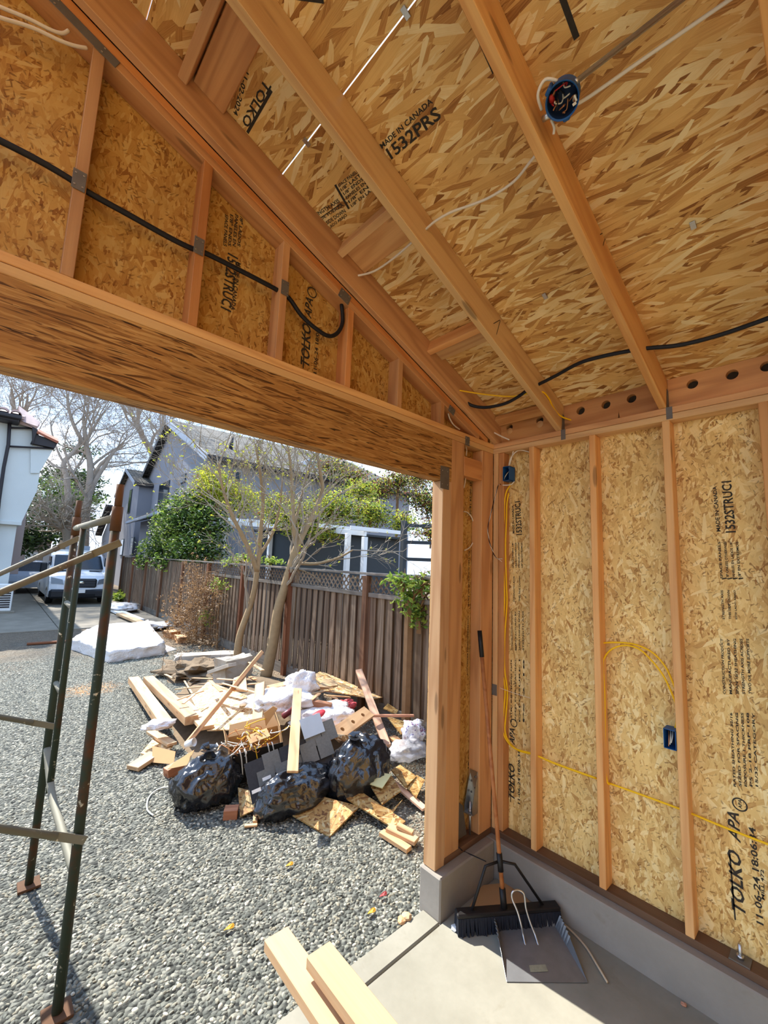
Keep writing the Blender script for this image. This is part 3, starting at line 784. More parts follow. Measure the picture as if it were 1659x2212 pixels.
bare_tree('bare_round_tree', [([(q(20, 1150).x, _Y, 0), q(22, 1000), q(30, 900), q(25, 840)], 0.3, 0.08), ([q(28, 920), q(55, 880), q(60, 850)], 0.14, 0.05)],
          'bare round tree showing over the clay tile roof', 37, 5, 3.4)
def pollard():
    rnd = random.Random(4); c = PY(115, 1090, 33.0)
    T = empty('pollard_tree', (c.x, 33.0, GZ), 'low tangled bare tree with pale twisted branches beside the driveway', 'tree')
    V = []; F = []; TV = []; TF = []; tips = []
    base = Vector((PY(150, 1200, 33).x, 33.0, 0))
    P = smooth_path([base, PY(146, 1165, 33), PY(135, 1140, 33), PY(118, 1120, 33)], 4)
    tube_geo(P, [0.3 - 0.15 * i / (len(P) - 1) for i in range(len(P))], 8, False, V, F)
    for k in range(34):
        p = P[rnd.randint(len(P) // 2, len(P) - 1)]
        branch_tree(rnd, p, Vector((rnd.gauss(-0.2, 1), rnd.gauss(0, .7), abs(rnd.gauss(0.5, 0.6)))), 1.6, 0.07, 2, TV, TF, tips, 0.9, 3, 0.5, 0.0, 5, 0.68, 0.016)
    mesh_obj('trunk', V, F, BARK, T, True); tag(mesh_obj('branches', TV, TF, BARK, T), kind='stuff')
pollard()
def conifer(name, px, py, y, r, h, label, mat, seed, layers=9):
    rnd = random.Random(seed); c = PY(px, py, y)
    T = empty(name, (c.x, y, GZ), label, 'tree')
    tube('trunk', [(c.x, y, GZ), (c.x, y, c.z)], [0.3, 0.1], BARK, T)
    bl = []
    for k in range(layers):
        bl.append((Vector((c.x + rnd.gauss(0, r * 0.5), y + rnd.gauss(0, r * 0.4), c.z + rnd.gauss(0, h * 0.4))), (r * 0.7, r * 0.7, h * 0.35)))
    leaves('foliage', bl, 3200, 0.42, mat, T, rnd, 0.3)
conifer('cypress_tree', 118, 1070, 52, 2.6, 3.2, 'rounded green evergreen tree behind the bare plane tree', LEAF_G, 3)
conifer('dark_evergreen', 95, 1150, 46, 3.6, 2.6, 'dark green hedge tree behind the pale garage', LEAF_D, 5)
conifer('feathery_pine', 150, 1040, 60, 3.4, 3.0, 'feathery grey green pine far behind the driveway', LEAF_D, 8)

# the small budding tree in front of the fence, and its second stem
def bud_tree(name, stems, label, seed, buds=240):
    rnd = random.Random(seed); T = empty(name, stems[0][0][0], label, 'tree')
    V = []; F = []; TV = []; TF = []; tips = []
    for pts, r0, r1, nb in stems:
        P = smooth_path(pts, 5); L = len(P); rs = [r0 + (r1 - r0) * i / (L - 1) for i in range(L)]
        tube_geo(P, rs, 9, True, V, F)
        for k in range(nb):
            i = int(L * (0.35 + 0.65 * k / max(1, nb - 1))) - 1; i = max(1, min(i, L - 1))
            dd = (P[i] - P[i - 1]).normalized(); ax = dd.orthogonal().normalized(); ax.rotate(Matrix.Rotation(rnd.random() * 6.283, 3, dd))
            branch_tree(rnd, P[i], dd * 0.7 + ax * 0.8 + Vector((0, 0, 0.25)), 0.8 * (0.6 + 0.8 * rnd.random()), max(0.013, rs[i] * 0.42), 3, TV, TF, tips, 0.6, 3, 0.24, 0.05, 5, 0.68, 0.0042)
    mesh_obj('trunk', V, F, BARK_T, T, True); tag(mesh_obj('twigs', TV, TF, BARK, T), kind='stuff')
    rnd.shuffle(tips)
    leaves('buds', [(t, (0.03, 0.03, 0.03)) for t in tips[:buds]], buds * 3, 0.05, LEAF_Y, T, rnd)
_Y = 7.05
bud_tree('budding_fig_tree', [([(3.76, 7.05, GZ - 0.02), q(590, 1385), q(600, 1320), q(612, 1278), q(627, 1225), q(640, 1183), q(660, 1142), q(682, 1100), q(696, 1060), q(692, 1020), q(684, 975)], 0.105, 0.028, 18),
                              ([q(640, 1183), q(634, 1130), q(632, 1070), q(628, 1010), q(622, 965)], 0.05, 0.02, 15),
                              ([q(630, 1215), q(680, 1218, -0.2), q(730, 1205, -0.4), q(762, 1188, -0.6)], 0.035, 0.015, 3),
                              ([q(634, 1226), q(670, 1240, -.3), q(695, 1262, -.5), q(710, 1300, -.6)], 0.02, 0.008, 0),
                              ([q(636, 1130, .2), q(650, 1080, .3), q(662, 1030, .3), q(675, 985, .3)], 0.03, 0.012, 5)],
         'young bare tree with tan trunk and yellow buds in front of fence', 5, 420)
_Y = 7.75
bud_tree('budding_sapling', [([(q(514, 1400).x, 7.75, GZ - 0.02), q(514, 1400), q(520, 1365), q(545, 1293), q(556, 1230), q(563, 1150), q(568, 1080), q(560, 1010), q(552, 960)], 0.075, 0.02, 18),
                             ([q(556, 1235), q(530, 1170), q(500, 1110), q(480, 1050), q(472, 1000)], 0.05, 0.015, 15),
                             ([q(560, 1200), q(590, 1150), q(605, 1090), q(610, 1030)], 0.035, 0.012, 6)],
         'slimmer crooked bare sapling with grey twigs close to the fence', 9, 420)

def hedge(name, blobs, label, parts, seed, stem=None, cat='bush'):
    rnd = random.Random(seed); c = blobs[0][0]
    T = empty(name, (c[0], c[1], GZ), label, cat)
    for i, (nm, n, s, mat, sh) in enumerate(parts): leaves(nm, blobs, n, s, mat, T, rnd, sh)
    V = []; F = []; tips = []
    for b in blobs:
        branch_tree(rnd, (b[0][0], b[0][1], max(GZ, b[0][2] - b[1][2] * 1.1)), (0, 0, 1), b[1][2] * 1.2, 0.04, 2, V, F, tips, 0.7, 3, 0.2)
    tube_geo([(c[0], c[1], GZ), (c[0], c[1], c[2])], 0.06, 6, False, V, F)
    tag(mesh_obj('stems', V, F, TWIG_B, T), kind='stuff')
    return T
def blob(px, py, y, r): p = PY(px, py, y); return (p, r)
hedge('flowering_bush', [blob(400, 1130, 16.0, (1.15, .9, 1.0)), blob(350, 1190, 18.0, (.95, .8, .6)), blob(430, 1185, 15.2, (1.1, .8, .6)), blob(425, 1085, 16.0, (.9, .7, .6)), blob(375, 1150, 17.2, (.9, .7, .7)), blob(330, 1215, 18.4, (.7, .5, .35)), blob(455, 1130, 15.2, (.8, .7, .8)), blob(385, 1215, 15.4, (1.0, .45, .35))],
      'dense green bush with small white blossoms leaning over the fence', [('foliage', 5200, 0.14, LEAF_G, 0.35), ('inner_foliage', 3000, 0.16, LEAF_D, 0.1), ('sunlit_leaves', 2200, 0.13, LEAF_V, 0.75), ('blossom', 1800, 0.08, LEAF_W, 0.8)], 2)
hedge('yellow_shrub', [blob(470, 1060, 15.5, (1.0, .9, .7)), blob(520, 1080, 15.0, (.9, .8, .7)), blob(455, 1030, 16, (.7, .7, .5))],
      'yellow green leafed shrub between the blossom bush and grey house', [('foliage', 5000, 0.11, LEAF_Y, 0.2), ('red_leaves', 900, 0.08, LEAF_R, 0.4)], 6)
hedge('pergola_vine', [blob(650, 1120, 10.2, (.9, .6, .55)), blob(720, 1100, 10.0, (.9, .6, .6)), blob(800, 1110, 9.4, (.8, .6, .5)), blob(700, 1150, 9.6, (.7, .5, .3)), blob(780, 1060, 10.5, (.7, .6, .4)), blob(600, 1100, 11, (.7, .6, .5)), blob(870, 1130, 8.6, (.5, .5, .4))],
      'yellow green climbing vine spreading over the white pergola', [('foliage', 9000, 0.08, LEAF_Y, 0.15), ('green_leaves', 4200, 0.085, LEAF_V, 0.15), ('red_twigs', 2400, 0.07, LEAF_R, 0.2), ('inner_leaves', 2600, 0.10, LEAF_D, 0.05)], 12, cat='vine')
hedge('red_twig_shrub', [blob(860, 1040, 12.5, (1.1, .8, .55)), blob(900, 1075, 11.5, (.8, .7, .5)), blob(820, 1060, 13, (.9, .8, .5)), blob(760, 1030, 14, (1.2, .8, .5)), blob(900, 1030, 13.5, (1.2, .9, .8)), blob(930, 1090, 11, (.9, .8, .8)), blob(930, 1150, 9.5, (.8, .6, .5)), blob(720, 1010, 15, (1.2, .8, .5))],
      'reddish brown twiggy shrub under the beam end', [('foliage', 4600, 0.11, LEAF_R, 0.1), ('yellow_leaves', 4200, 0.09, LEAF_Y, 0.2), ('green_leaves', 5200, 0.12, LEAF_D, 0.05)], 15)
hedge('climbing_vine', [blob(885, 1290, 3.75, (.28, .18, .24)), blob(905, 1330, 3.65, (.22, .16, .2)), blob(870, 1255, 3.8, (.34, .2, .12)), blob(915, 1260, 3.6, (.25, .2, .15))],
      'leafy green vine hanging over the fence beside the post', [('foliage', 420, 0.085, LEAF_V, 0.2), ('dark_leaves', 260, 0.07, LEAF_G, 0.1)], 18, cat='vine')
hedge('fence_top_creeper', [blob(525, 1205, 9.6, (.35, .2, .12)), blob(585, 1212, 8.2, (.4, .2, .1)), blob(500, 1215, 10, (.3, .2, .12))],
      'low green creeper along the lattice behind the sapling', [('foliage', 420, 0.08, LEAF_V, 0.2)], 19, cat='vine')
def dead_vine():
    rnd = random.Random(31); c = PZ(465, 1420, GZ)
    T = empty('dry_vine', (3.95, 10.2, GZ), 'dry brown dead vine tangled down the fence boards', 'vine')
    V = []; F = []; tips = []
    for k in range(90):
        y = 9.8 + rnd.random() * 1.9; z = 0.2 + rnd.random() * 1.5
        branch_tree(rnd, (3.98 + (y - 9.5) * .02, y, z), (rnd.gauss(-0.5, .3), rnd.gauss(0, .8), rnd.gauss(-0.3, .6)), 0.5, 0.008, 2, V, F, tips, 0.9, 3, 0.5, -0.1, 4)
    for k in range(4):
        y = 9.9 + k * .45
        tube_geo([(4.0, y, GZ), (4.0, y + .1, 0.8), (4.02, y - .1, 1.7)], [.02, .015, .01], 5, False, V, F)
    tag(mesh_obj('stems', V, F, TWIG_B, T), kind='stuff')
    leaves('dry_leaves', [(p, (.06, .06, .06)) for p in tips[:900]], 3600, 0.065, m_leaf('dry_leaf', lin(120, 92, 62), lin(168, 136, 98)), T, rnd)
    leaves('needles', [(Vector((3.95, 10.6, 0.6)), (.2, .4, .25)), (Vector((3.95, 10.0, 1.4)), (.2, .5, .2))], 300, 0.07, LEAF_V, T, rnd, 0.1)
dead_vine()
def weeds():
    rnd = random.Random(3)
    for px, py, lab in ((262, 1290, 'green weeds growing along the fence base by the driveway'), (275, 1288, 'silvery green weed clump beside the grassy weeds')):
        p = PZ(px, py + 8, GZ); T = empty('weed_clump', p, lab, 'weed')
        leaves('blades', [(p + Vector((0, 0, .2)), (.35, .9 if px < 270 else .3, .22))], 260, 0.28 if px < 270 else 0.2, LEAF_V if px < 270 else LEAF_W, T, rnd, 0.1)
weeds()
WHITE = m_plain('white_paint', lin(226, 226, 222), 0.6, 0, 0.05)
DKGREY = m_plain('dark_grey_paint', lin(58, 62, 64), 0.7, 0, 0.1)
def pergola():
    T = empty('white_pergola', (5.6, 9.0, GZ), 'white painted garden pergola with T-shaped posts behind the fence', 'pergola')
    for px, py0, d in ((486, 1135, 15.2), (585, 1150, 12.0), (752, 1152, 8.6), (788, 1160, 8.2)):
        t = PY(px, py0, d); box('post', (t.x - .06, d - .06, GZ), (t.x + .06, d + .06, t.z), WHITE, T, 'z', bev=0.006)
    a = PY(450, 1130, 15.1); b = PY(520, 1138, 15.1); lumber('beam', a, b, 0.08, 0.16, WHITE, T)
    a = PY(486, 1128, 15.2); b = PY(790, 1152, 8.2); lumber('beam', a, b, 0.08, 0.14, WHITE, T)
    for k in range(7):
        f = k / 6; p = a.lerp(b, f); lumber('rafter', p + Vector((-.5, 0, .1)), p + Vector((1.6, 0, .12)), 0.05, 0.1, WHITE, T)
pergola()
def garden_screen():
    T = empty('trellis_screen', (6.0, 7.0, GZ), 'dark grey garden trellis screen in shade behind the vine', 'trellis')
    a = PY(873, 1135, 6.2); b = PY(925, 1140, 5.6)
    lumber('post', (a.x, 6.2, GZ), (a.x, 6.2, a.z + .1), 0.1, 0.1, DKGREY, T, up=(0, 1, 0)); lumber('post', (b.x + .5, 5.5, GZ), (b.x + .5, 5.5, a.z + .1), 0.1, 0.1, DKGREY, T, up=(0, 1, 0))
    for z in (a.z, a.z - .35, a.z - .7, a.z - 1.05): lumber('rail', (a.x, 6.2, z), (b.x + .5, 5.5, z), 0.04, 0.07, DKGREY, T)
    T2 = empty('shaded_shed', (6.6, 11.0, GZ), 'low dark grey shed wall in shade behind the pergola', 'shed')
    p = PY(690, 1150, 11.0)
    box('wall', (p.x - 1.0, 11.0, GZ), (p.x + 3.5, 13.0, p.z), DKGREY, T2, 'x'); box('roof', (p.x - 1.2, 10.8, p.z), (p.x + 3.7, 13.2, p.z + .08), DKGREY, T2, 'x', bev=0.01)
garden_screen()

# =================================================================== buildings
def m_stucco(name, col):
    t = NT(name); p = t.obj; f = t.noise(p, 1.2, 5); g = t.noise(p, 45, 3)
    t.bump(g, 0.25, 0.01); return t.done(t.mix(f, tuple(x * 0.9 for x in col), tuple(min(1, x * 1.07) for x in col)), 0.95)
STUC_G = m_stucco('grey_stucco', lin(140, 140, 145)); STUC_W = m_stucco('white_stucco', lin(196, 200, 196)); STUC_P = m_stucco('pink_stucco', lin(176, 158, 150))
TRIM_G = m_plain('dark_grey_trim', lin(74, 78, 82), 0.7); TRIM_L = m_plain('light_grey_trim', lin(150, 160, 172), 0.7); TRIM_K = m_plain('black_gutter', lin(44, 40, 42), 0.5)
GLASS_D = m_plain('dark_window_glass', lin(26, 34, 42), 0.12, 0.0, 0.1); GLASS_D.node_tree.nodes['Principled BSDF'].inputs['Specular IOR Level'].default_value = 0.35
def m_shingle():
    t = NT('roof_shingle'); p = t.obj
    br = t.n('TexBrick', {'Vector': p, 'Color1': (*lin(78, 75, 68), 1), 'Color2': (*lin(112, 107, 97), 1), 'Mortar': (*lin(34, 33, 31), 1), 'Scale': 1.0, 'Mortar Size': 0.03, 'Brick Width': 0.42, 'Row Height': 0.24})
    t.bump(br.outputs['Fac'], -0.6, 0.02); return t.done(br.outputs['Color'], 0.95)
SHING = m_shingle()
def poly_wall(name, pts, n, t, mat, parent):
    """planar polygon of world points thickened by t against n"""
    pts = [Vector(p) for p in pts]; n = Vector(n).normalized(); k = len(pts)
    V = pts + [p - n * t for p in pts]
    F = [list(range(k)), list(range(2 * k - 1, k - 1, -1))] + [[i, i + k, (i + 1) % k + k, (i + 1) % k] for i in range(k)]
    me = bpy.data.meshes.new(name); me.from_pydata([tuple(v) for v in V], [], F); me.update()
    bm = bmesh.new(); bm.from_mesh(me); bmesh.ops.recalc_face_normals(bm, faces=bm.faces[:]); bm.to_mesh(me); bm.free()
    return link(name, me, None, parent, mat)
def roof_slab(parent, a, b, c, d, t=0.14, mat=None, name='roof'):
    """a,b eave corners; c,d ridge corners (c above b)"""
    return quad_slab(name, [a, b, c, d], t, mat or SHING, parent)
def window_at(parent, f, x0, y0, x1, y1, plane, val, bars=1, fr=None):
    fr = fr or TRIM_G
    A, B_ = f(x0, y0, val), f(x1, y1, val)
    if plane == 'x':
        lo = (val - .04, min(A.y, B_.y), min(A.z, B_.z)); hi = (val + .02, max(A.y, B_.y), max(A.z, B_.z)); ax = 'y'
    else:
        lo = (min(A.x, B_.x), val - .04, min(A.z, B_.z)); hi = (max(A.x, B_.x), val + .02, max(A.z, B_.z)); ax = 'x'
    w = box('window', lo, hi, fr, parent, ax)
    n = bars + 1
    for k in range(n):
        if plane == 'x':
            s = (hi[1] - lo[1]) / n; box('pane', (val - .05, lo[1] + s * k + .04, lo[2] + .05), (val - .035, lo[1] + s * (k + 1) - .04, hi[2] - .05), GLASS_D, w, 'y')
        else:
            s = (hi[0] - lo[0]) / n; box('pane', (lo[0] + s * k + .04, val - .05, lo[2] + .05), (lo[0] + s * (k + 1) - .04, val - .035, hi[2] - .05), GLASS_D, w, 'x')
HANG = math.radians(-3)
def grey_house():
    X0 = 6.2; piv = Vector((X0, 17.0, GZ)); rot = Matrix.Rotation(-HANG, 3, 'Z')
    cam = rot @ (CAM - piv) + piv
    def PX(x, y, a): d = rot @ ray(x, y); return cam + d * ((a - cam.x) / d.x)       # in the house's own, turned frame
    def PY(x, y, b): d = rot @ ray(x, y); return cam + d * ((b - cam.y) / d.y)
    def window_px(parent, x0, y0, x1, y1, plane, val, bars=1, fr=TRIM_G): window_at(parent, PX if plane == 'x' else PY, x0, y0, x1, y1, plane, val, bars, fr)
    H = empty('grey_house', piv, 'grey stucco two-storey house with shingled gable roof beyond the fence', 'house')
    eave = PX(470, 984, X0); peak = PX(376, 908, X0); sl = (peak.z - eave.z) / (peak.y - eave.y); yf = 2 * peak.y - eave.y
    ye = eave.y + 0.35; ze = eave.z + 0.35 * sl
    poly_wall('gable_wall', [(X0, ye, GZ), (X0, ye, ze - .1), (X0, peak.y, peak.z - .12), (X0, yf - .35, ze - .1), (X0, yf - .35, GZ)], (-1, 0, 0), .25, STUC_G, H)
    box('side_wall', (X0 + .26, ye, GZ), (X0 + 11, ye + .25, ze - .15), STUC_G, H, 'x')
    xr0, xr1 = X0 - .38, X0 + 11.4
    roof_slab(H, (xr0, eave.y, eave.z), (xr1, eave.y, eave.z), (xr1, peak.y, peak.z), (xr0, peak.y, peak.z))
    roof_slab(H, (xr0, peak.y, peak.z), (xr1, peak.y, peak.z), (xr1, yf, eave.z), (xr0, yf, eave.z))
    lumber('rake_board', (xr0 - .02, eave.y, eave.z - .16), (xr0 - .02, peak.y, peak.z - .16), 0.04, 0.3, TRIM_L, H)
    lumber('rake_board', (xr0 - .02, peak.y, peak.z - .16), (xr0 - .02, yf, eave.z - .16), 0.04, 0.3, TRIM_G, H)
    box('gutter', (xr0, eave.y - .1, eave.z - .22), (xr1, eave.y + .02, eave.z - .02), TRIM_K, H, 'x', bev=0.02)
    window_px(H, 340, 1104, 368, 1036, 'x', X0, 1); window_px(H, 391, 1046, 403, 1022, 'x', X0, 0); window_px(H, 379, 940, 383, 922, 'x', X0, 0)
    window_px(H, 488, 1062, 522, 1018, 'y', ye, 1, TRIM_L)
    # chimney pipes on the slope
    for px, py in ((500, 955), (560, 962)):
        p = PY(px, py, ye + 2.0); tube('vent_pipe', [(p.x, p.y, p.z - .5), (p.x, p.y, p.z + .25)], .09, TRIM_K, H, 8)
    box('skylight', (X0 + 5.2, ye + 1.6, eave.z + 1.6 * sl + .12), (X0 + 6.4, ye + 2.6, eave.z + 2.6 * sl + .1), TRIM_L, H, 'x', bev=.02)
    # small projecting gable
    X1 = X0 - .75; pk = PX(283, 1014, X1); el = PX(303, 1042, X1); k = (pk.z - el.z) / (pk.y - el.y); yl = 2 * pk.y - el.y
    poly_wall('bay_gable_wall', [(X1, el.y + .2, GZ), (X1, el.y + .2, el.z), (X1, pk.y, pk.z - .15), (X1, yl - .2, el.z), (X1, yl - .2, GZ)], (-1, 0, 0), .2, STUC_G, H)
    box('bay_side_wall', (X1 + .2, el.y + .2, GZ), (X0 - .001, el.y + .4, el.z), STUC_G, H, 'x')
    roof_slab(H, (X1 - .3, el.y, el.z), (X0 + .3, el.y, el.z), (X0 + .3, pk.y, pk.z), (X1 - .3, pk.y, pk.z), .1, name='bay_roof')
    roof_slab(H, (X1 - .3, pk.y, pk.z), (X0 + .3, pk.y, pk.z), (X0 + .3, yl, el.z), (X1 - .3, yl, el.z), .1, name='bay_roof')
    lumber('rake_board', (X1 - .31, el.y, el.z - .1), (X1 - .31, pk.y, pk.z - .1), .03, .22, TRIM_L, H); lumber('rake_board', (X1 - .31, pk.y, pk.z - .1), (X1 - .31, yl, el.z - .1), .03, .22, TRIM_G, H)
    box('bay_gutter', (X1 - .3, el.y - .08, el.z - .25), (X0, el.y + .02, el.z - .04), TRIM_K, H, 'x', bev=.02)
    window_px(H, 276, 1110, 287, 1056, 'x', X1, 0); window_px(H, 260, 1200, 269, 1164, 'x', X1, 0); window_px(H, 281, 1200, 291, 1160, 'x', X1, 0)
    # skirt roof
    a = PX(280, 1128, X1 - .5); roof_slab(H, (X1 - .6, a.y, a.z), (X1 - .6, eave.y + 2, a.z), (X0, eave.y + 2, a.z + .45), (X0, a.y, a.z + .45), .08, name='skirt_roof')
    box('skirt_gutter', (X1 - .7, eave.y + 2, a.z - .12), (X1 - .58, a.y, a.z + .02), TRIM_L, H, 'y', bev=.02)
    box('skirt_wall', (X1 - .02, eave.y + 2.2, GZ), (X0 - .001, a.y - .5, a.z + .02), STUC_G, H, 'y')
    # lower rear wing seen past the scaffold
    b = PX(235, 1100, X1); c = PX(218, 1158, X1)
    poly_wall('wing_wall', [(X1 + .1, b.y - 2, GZ), (X1 + .1, b.y - 2, b.z), (X1 + .1, c.y, c.z), (X1 + .1, c.y, GZ)], (-1, 0, 0), .2, STUC_G, H)
    lumber('wing_rake', (X1 - .2, b.y - 2, b.z + .1), (X1 - .2, c.y, c.z + .1), .5, .2, TRIM_K, H)
    H.rotation_euler = (0, 0, HANG)
grey_house()
CLAY = m_plain('clay_tile', lin(158, 96, 74), 0.85, 0, 0.3, 3); CLAY_P = m_plain('pale_clay_tile', lin(176, 150, 142), 0.85, 0, 0.25, 3)
def tile_strip(parent, xs, y0, z0, y1, z1, r, mat):
    """barrel tiles: overlapping half pipes running up the slope"""
    dy = (y1 - y0); dz = (z1 - z0); n = max(1, int(math.hypot(dy, dz) / 0.42))
    for x in xs:
        for k in range(n):
            V = []; F = []
            for j, f in enumerate((k / n, (k + 1.12) / n)):
                rr = r * (1.0 if j == 0 else 0.86)
                for i in range(9):
                    a = math.pi * i / 8; V.append((x + rr * math.cos(a), y0 + dy * f, z0 + dz * f + rr * math.sin(a) * .9 + .02 * (1 - j)))
            F = [(i, i + 1, i + 10, i + 9) for i in range(8)]
            V += [(v[0] * 1, v[1], v[2] - .018) for v in V]; F += [(i + 27, i + 28, i + 19, i + 18) for i in range(8)] + [(i + 18, i + 19, i + 1, i) for i in range(8)]
            mesh_obj('roof_tile', V, F, mat, parent, smooth=False)
def white_house():
    Y0 = 19.0; H = empty('white_house', (-3, Y0 + 4, GZ), 'white stucco house with clay tile roof and dark downspout', 'house')
    up = PY(80, 1060, Y0); lo = PY(33, 1160, Y0); jet = PY(60, 1100, Y0); j2 = PY(45, 1132, Y0); ev = PY(66, 960, Y0)
    z_e = PY(40, 905, Y0).z
    poly_wall('upper_wall', [(-8, Y0, j2.z), (j2.x, Y0, j2.z), (jet.x, Y0, jet.z), (up.x, Y0, up.z), (up.x, Y0, ev.z), (ev.x, Y0, z_e), (-8, Y0, z_e)], (0, -1, 0), 8.0, STUC_W, H)
    box('lower_wall', (-8, Y0 + .12, GZ), (lo.x, Y0 + 7.8, j2.z), STUC_W, H, 'x')
    box('string_course', (-8, Y0 - .06, j2.z - .05), (j2.x + .02, Y0 + .1, j2.z + .08), STUC_W, H, 'x', bev=.01)
    # upper roof: eave with gutter, tile nosings, then the lower roof of the bay
    e0 = PY(0, 884, Y0 - .5); e1 = PY(42, 906, Y0 - .5)
    zz = (e0.z + e1.z) / 2
    box('eave_soffit', (-8.2, Y0 - .55, zz - .22), (e1.x, Y0 + .3, zz - .1), TRIM_K, H, 'x', bev=.02)
    box('gutter', (-8.2, Y0 - .68, zz - .14), (e1.x + .05, Y0 - .52, zz), TRIM_K, H, 'x', bev=.03)
    quad_slab('roof', [(-8.2, Y0 - .6, zz), (e1.x + .1, Y0 - .6, zz), (e1.x + .5, Y0 + 5, zz + 1.5), (-8.2, Y0 + 5, zz + 1.5)], .1, CLAY_P, H)
    tile_strip(H, [e1.x - .1 - .34 * k for k in range(6)], Y0 - .62, zz - .02, Y0 + 1.6, zz + .6, .15, CLAY_P)
    h0 = PY(60, 893, Y0); h1 = PY(88, 908, Y0); h2 = PY(80, 930, Y0)
    quad_slab('hip_roof', [PY(40, 880, Y0 + 1), h1, PY(80, 925, Y0 - .3), PY(45, 905, Y0 - .3)], .12, CLAY_P, H)
    poly_wall('bay_fascia', [PY(45, 908, Y0 - .3), PY(82, 928, Y0 - .3), PY(76, 942, Y0 - .3), PY(70, 960, Y0 - .3), PY(70, 922, Y0 - .3)], (0, -1, 0), .3, TRIM_K, H)
    l0 = PY(76, 937, Y0 - .2); l1 = PY(126, 955, Y0 - .2); l2 = PY(118, 968, Y0 - .2); l3 = PY(66, 957, Y0 - .2)
    poly_wall('lower_fascia', [l0, l1, l2, l3], (0, -1, 0), .5, TRIM_K, H)
    quad_slab('lower_roof', [PY(80, 932, Y0 - .3), PY(128, 953, Y0 - .3), PY(124, 948, Y0 + .8), PY(84, 926, Y0 + .8)], .08, CLAY, H)
    s0 = PY(66, 962, Y0 - .1); s1 = PY(118, 968, Y0 - .1)
    poly_wall('sloped_soffit', [PY(66, 962, Y0 - .05), PY(116, 969, Y0 - .05), PY(84, 1022, Y0 - .05), PY(66, 1022, Y0 - .05)], (0, -1, 0), 2.0, STUC_W, H)
    tube('downspout', [PY(22, 895, Y0 - .12), PY(18, 960, Y0 - .12), PY(8, 1010, Y0 - .12), PY(-2, 1080, Y0 - .12), PY(-14, 1200, Y0 - .12)], .05, TRIM_K, H, 8)
    for a, b in (((24, 924), (72, 925)), ((17, 964), (116, 969))):
        tube('trim_line', [PY(*a, Y0 - .1), PY(*b, Y0 - .1)], .035, TRIM_K, H, 6)
    box('side_wing', (-6, Y0 + 8, GZ), (PY(52, 1150, Y0 + 8).x, Y0 + 15, PY(52, 1105, Y0 + 8).z), STUC_P, H, 'x')
white_house()
def pale_garage():
    Y0 = 50.0; H = empty('pink_garage', (2, Y0 + 3, GZ), 'pale pink garage with red tiled parapet and white door far down the driveway', 'building')
    a = PY(32, 1160, Y0); b = PY(112, 1168, Y0)
    box('wall', (a.x, Y0, GZ), (b.x, Y0 + 6, a.z - .3), STUC_P, H, 'x')
    box('raised_wall', (a.x, Y0 - .01, a.z - .3), (PY(60, 1160, Y0).x, Y0 + .6, a.z), STUC_P, H, 'x')
    for p, qv in (((32, 1158), (60, 1160)), ((60, 1168), (112, 1170))):
        A, Bv = PY(*p, Y0), PY(*qv, Y0); lumber('tile_coping', A, Bv, .7, .22, CLAY, H)
    A, Bv = PY(55, 1192, Y0), PY(92, 1222, Y0)
    box('garage_door', (A.x, Y0 - .06, GZ), (Bv.x, Y0 - .012, A.z), WHITE, H, 'x', bev=.01)
    box('side_wall', (a.x - 5, Y0 + 1, GZ), (a.x - .01, Y0 + 5, a.z - .3), STUC_P, H, 'x')
pale_garage()
def ac_unit():
    p = PZ(22, 1323, 0.0); x1 = p.x; y0 = p.y - 0.15
    H = empty('heat_pump', (x1 - .45, y0 + .17, GZ), 'white outdoor air conditioning unit beside the white house', 'air conditioner')
    z1 = PY(20, 1262, y0).z
    box('pad', (x1 - 1.0, y0 - .1, GZ), (x1 + .1, y0 + .5, GZ + .09), APRON_M, H, 'x', bev=.01)
    box('body', (x1 - .9, y0, GZ + .09), (x1, y0 + .35, z1), WHITE, H, 'x', bev=.02)
    for k in range(9):
        z = GZ + .2 + k * (z1 - GZ - .3) / 9; box('slat', (x1 - .34, y0 - .012, z), (x1 - .05, y0 + .004, z + .045), TRIM_K, H, 'x')
ac_unit()

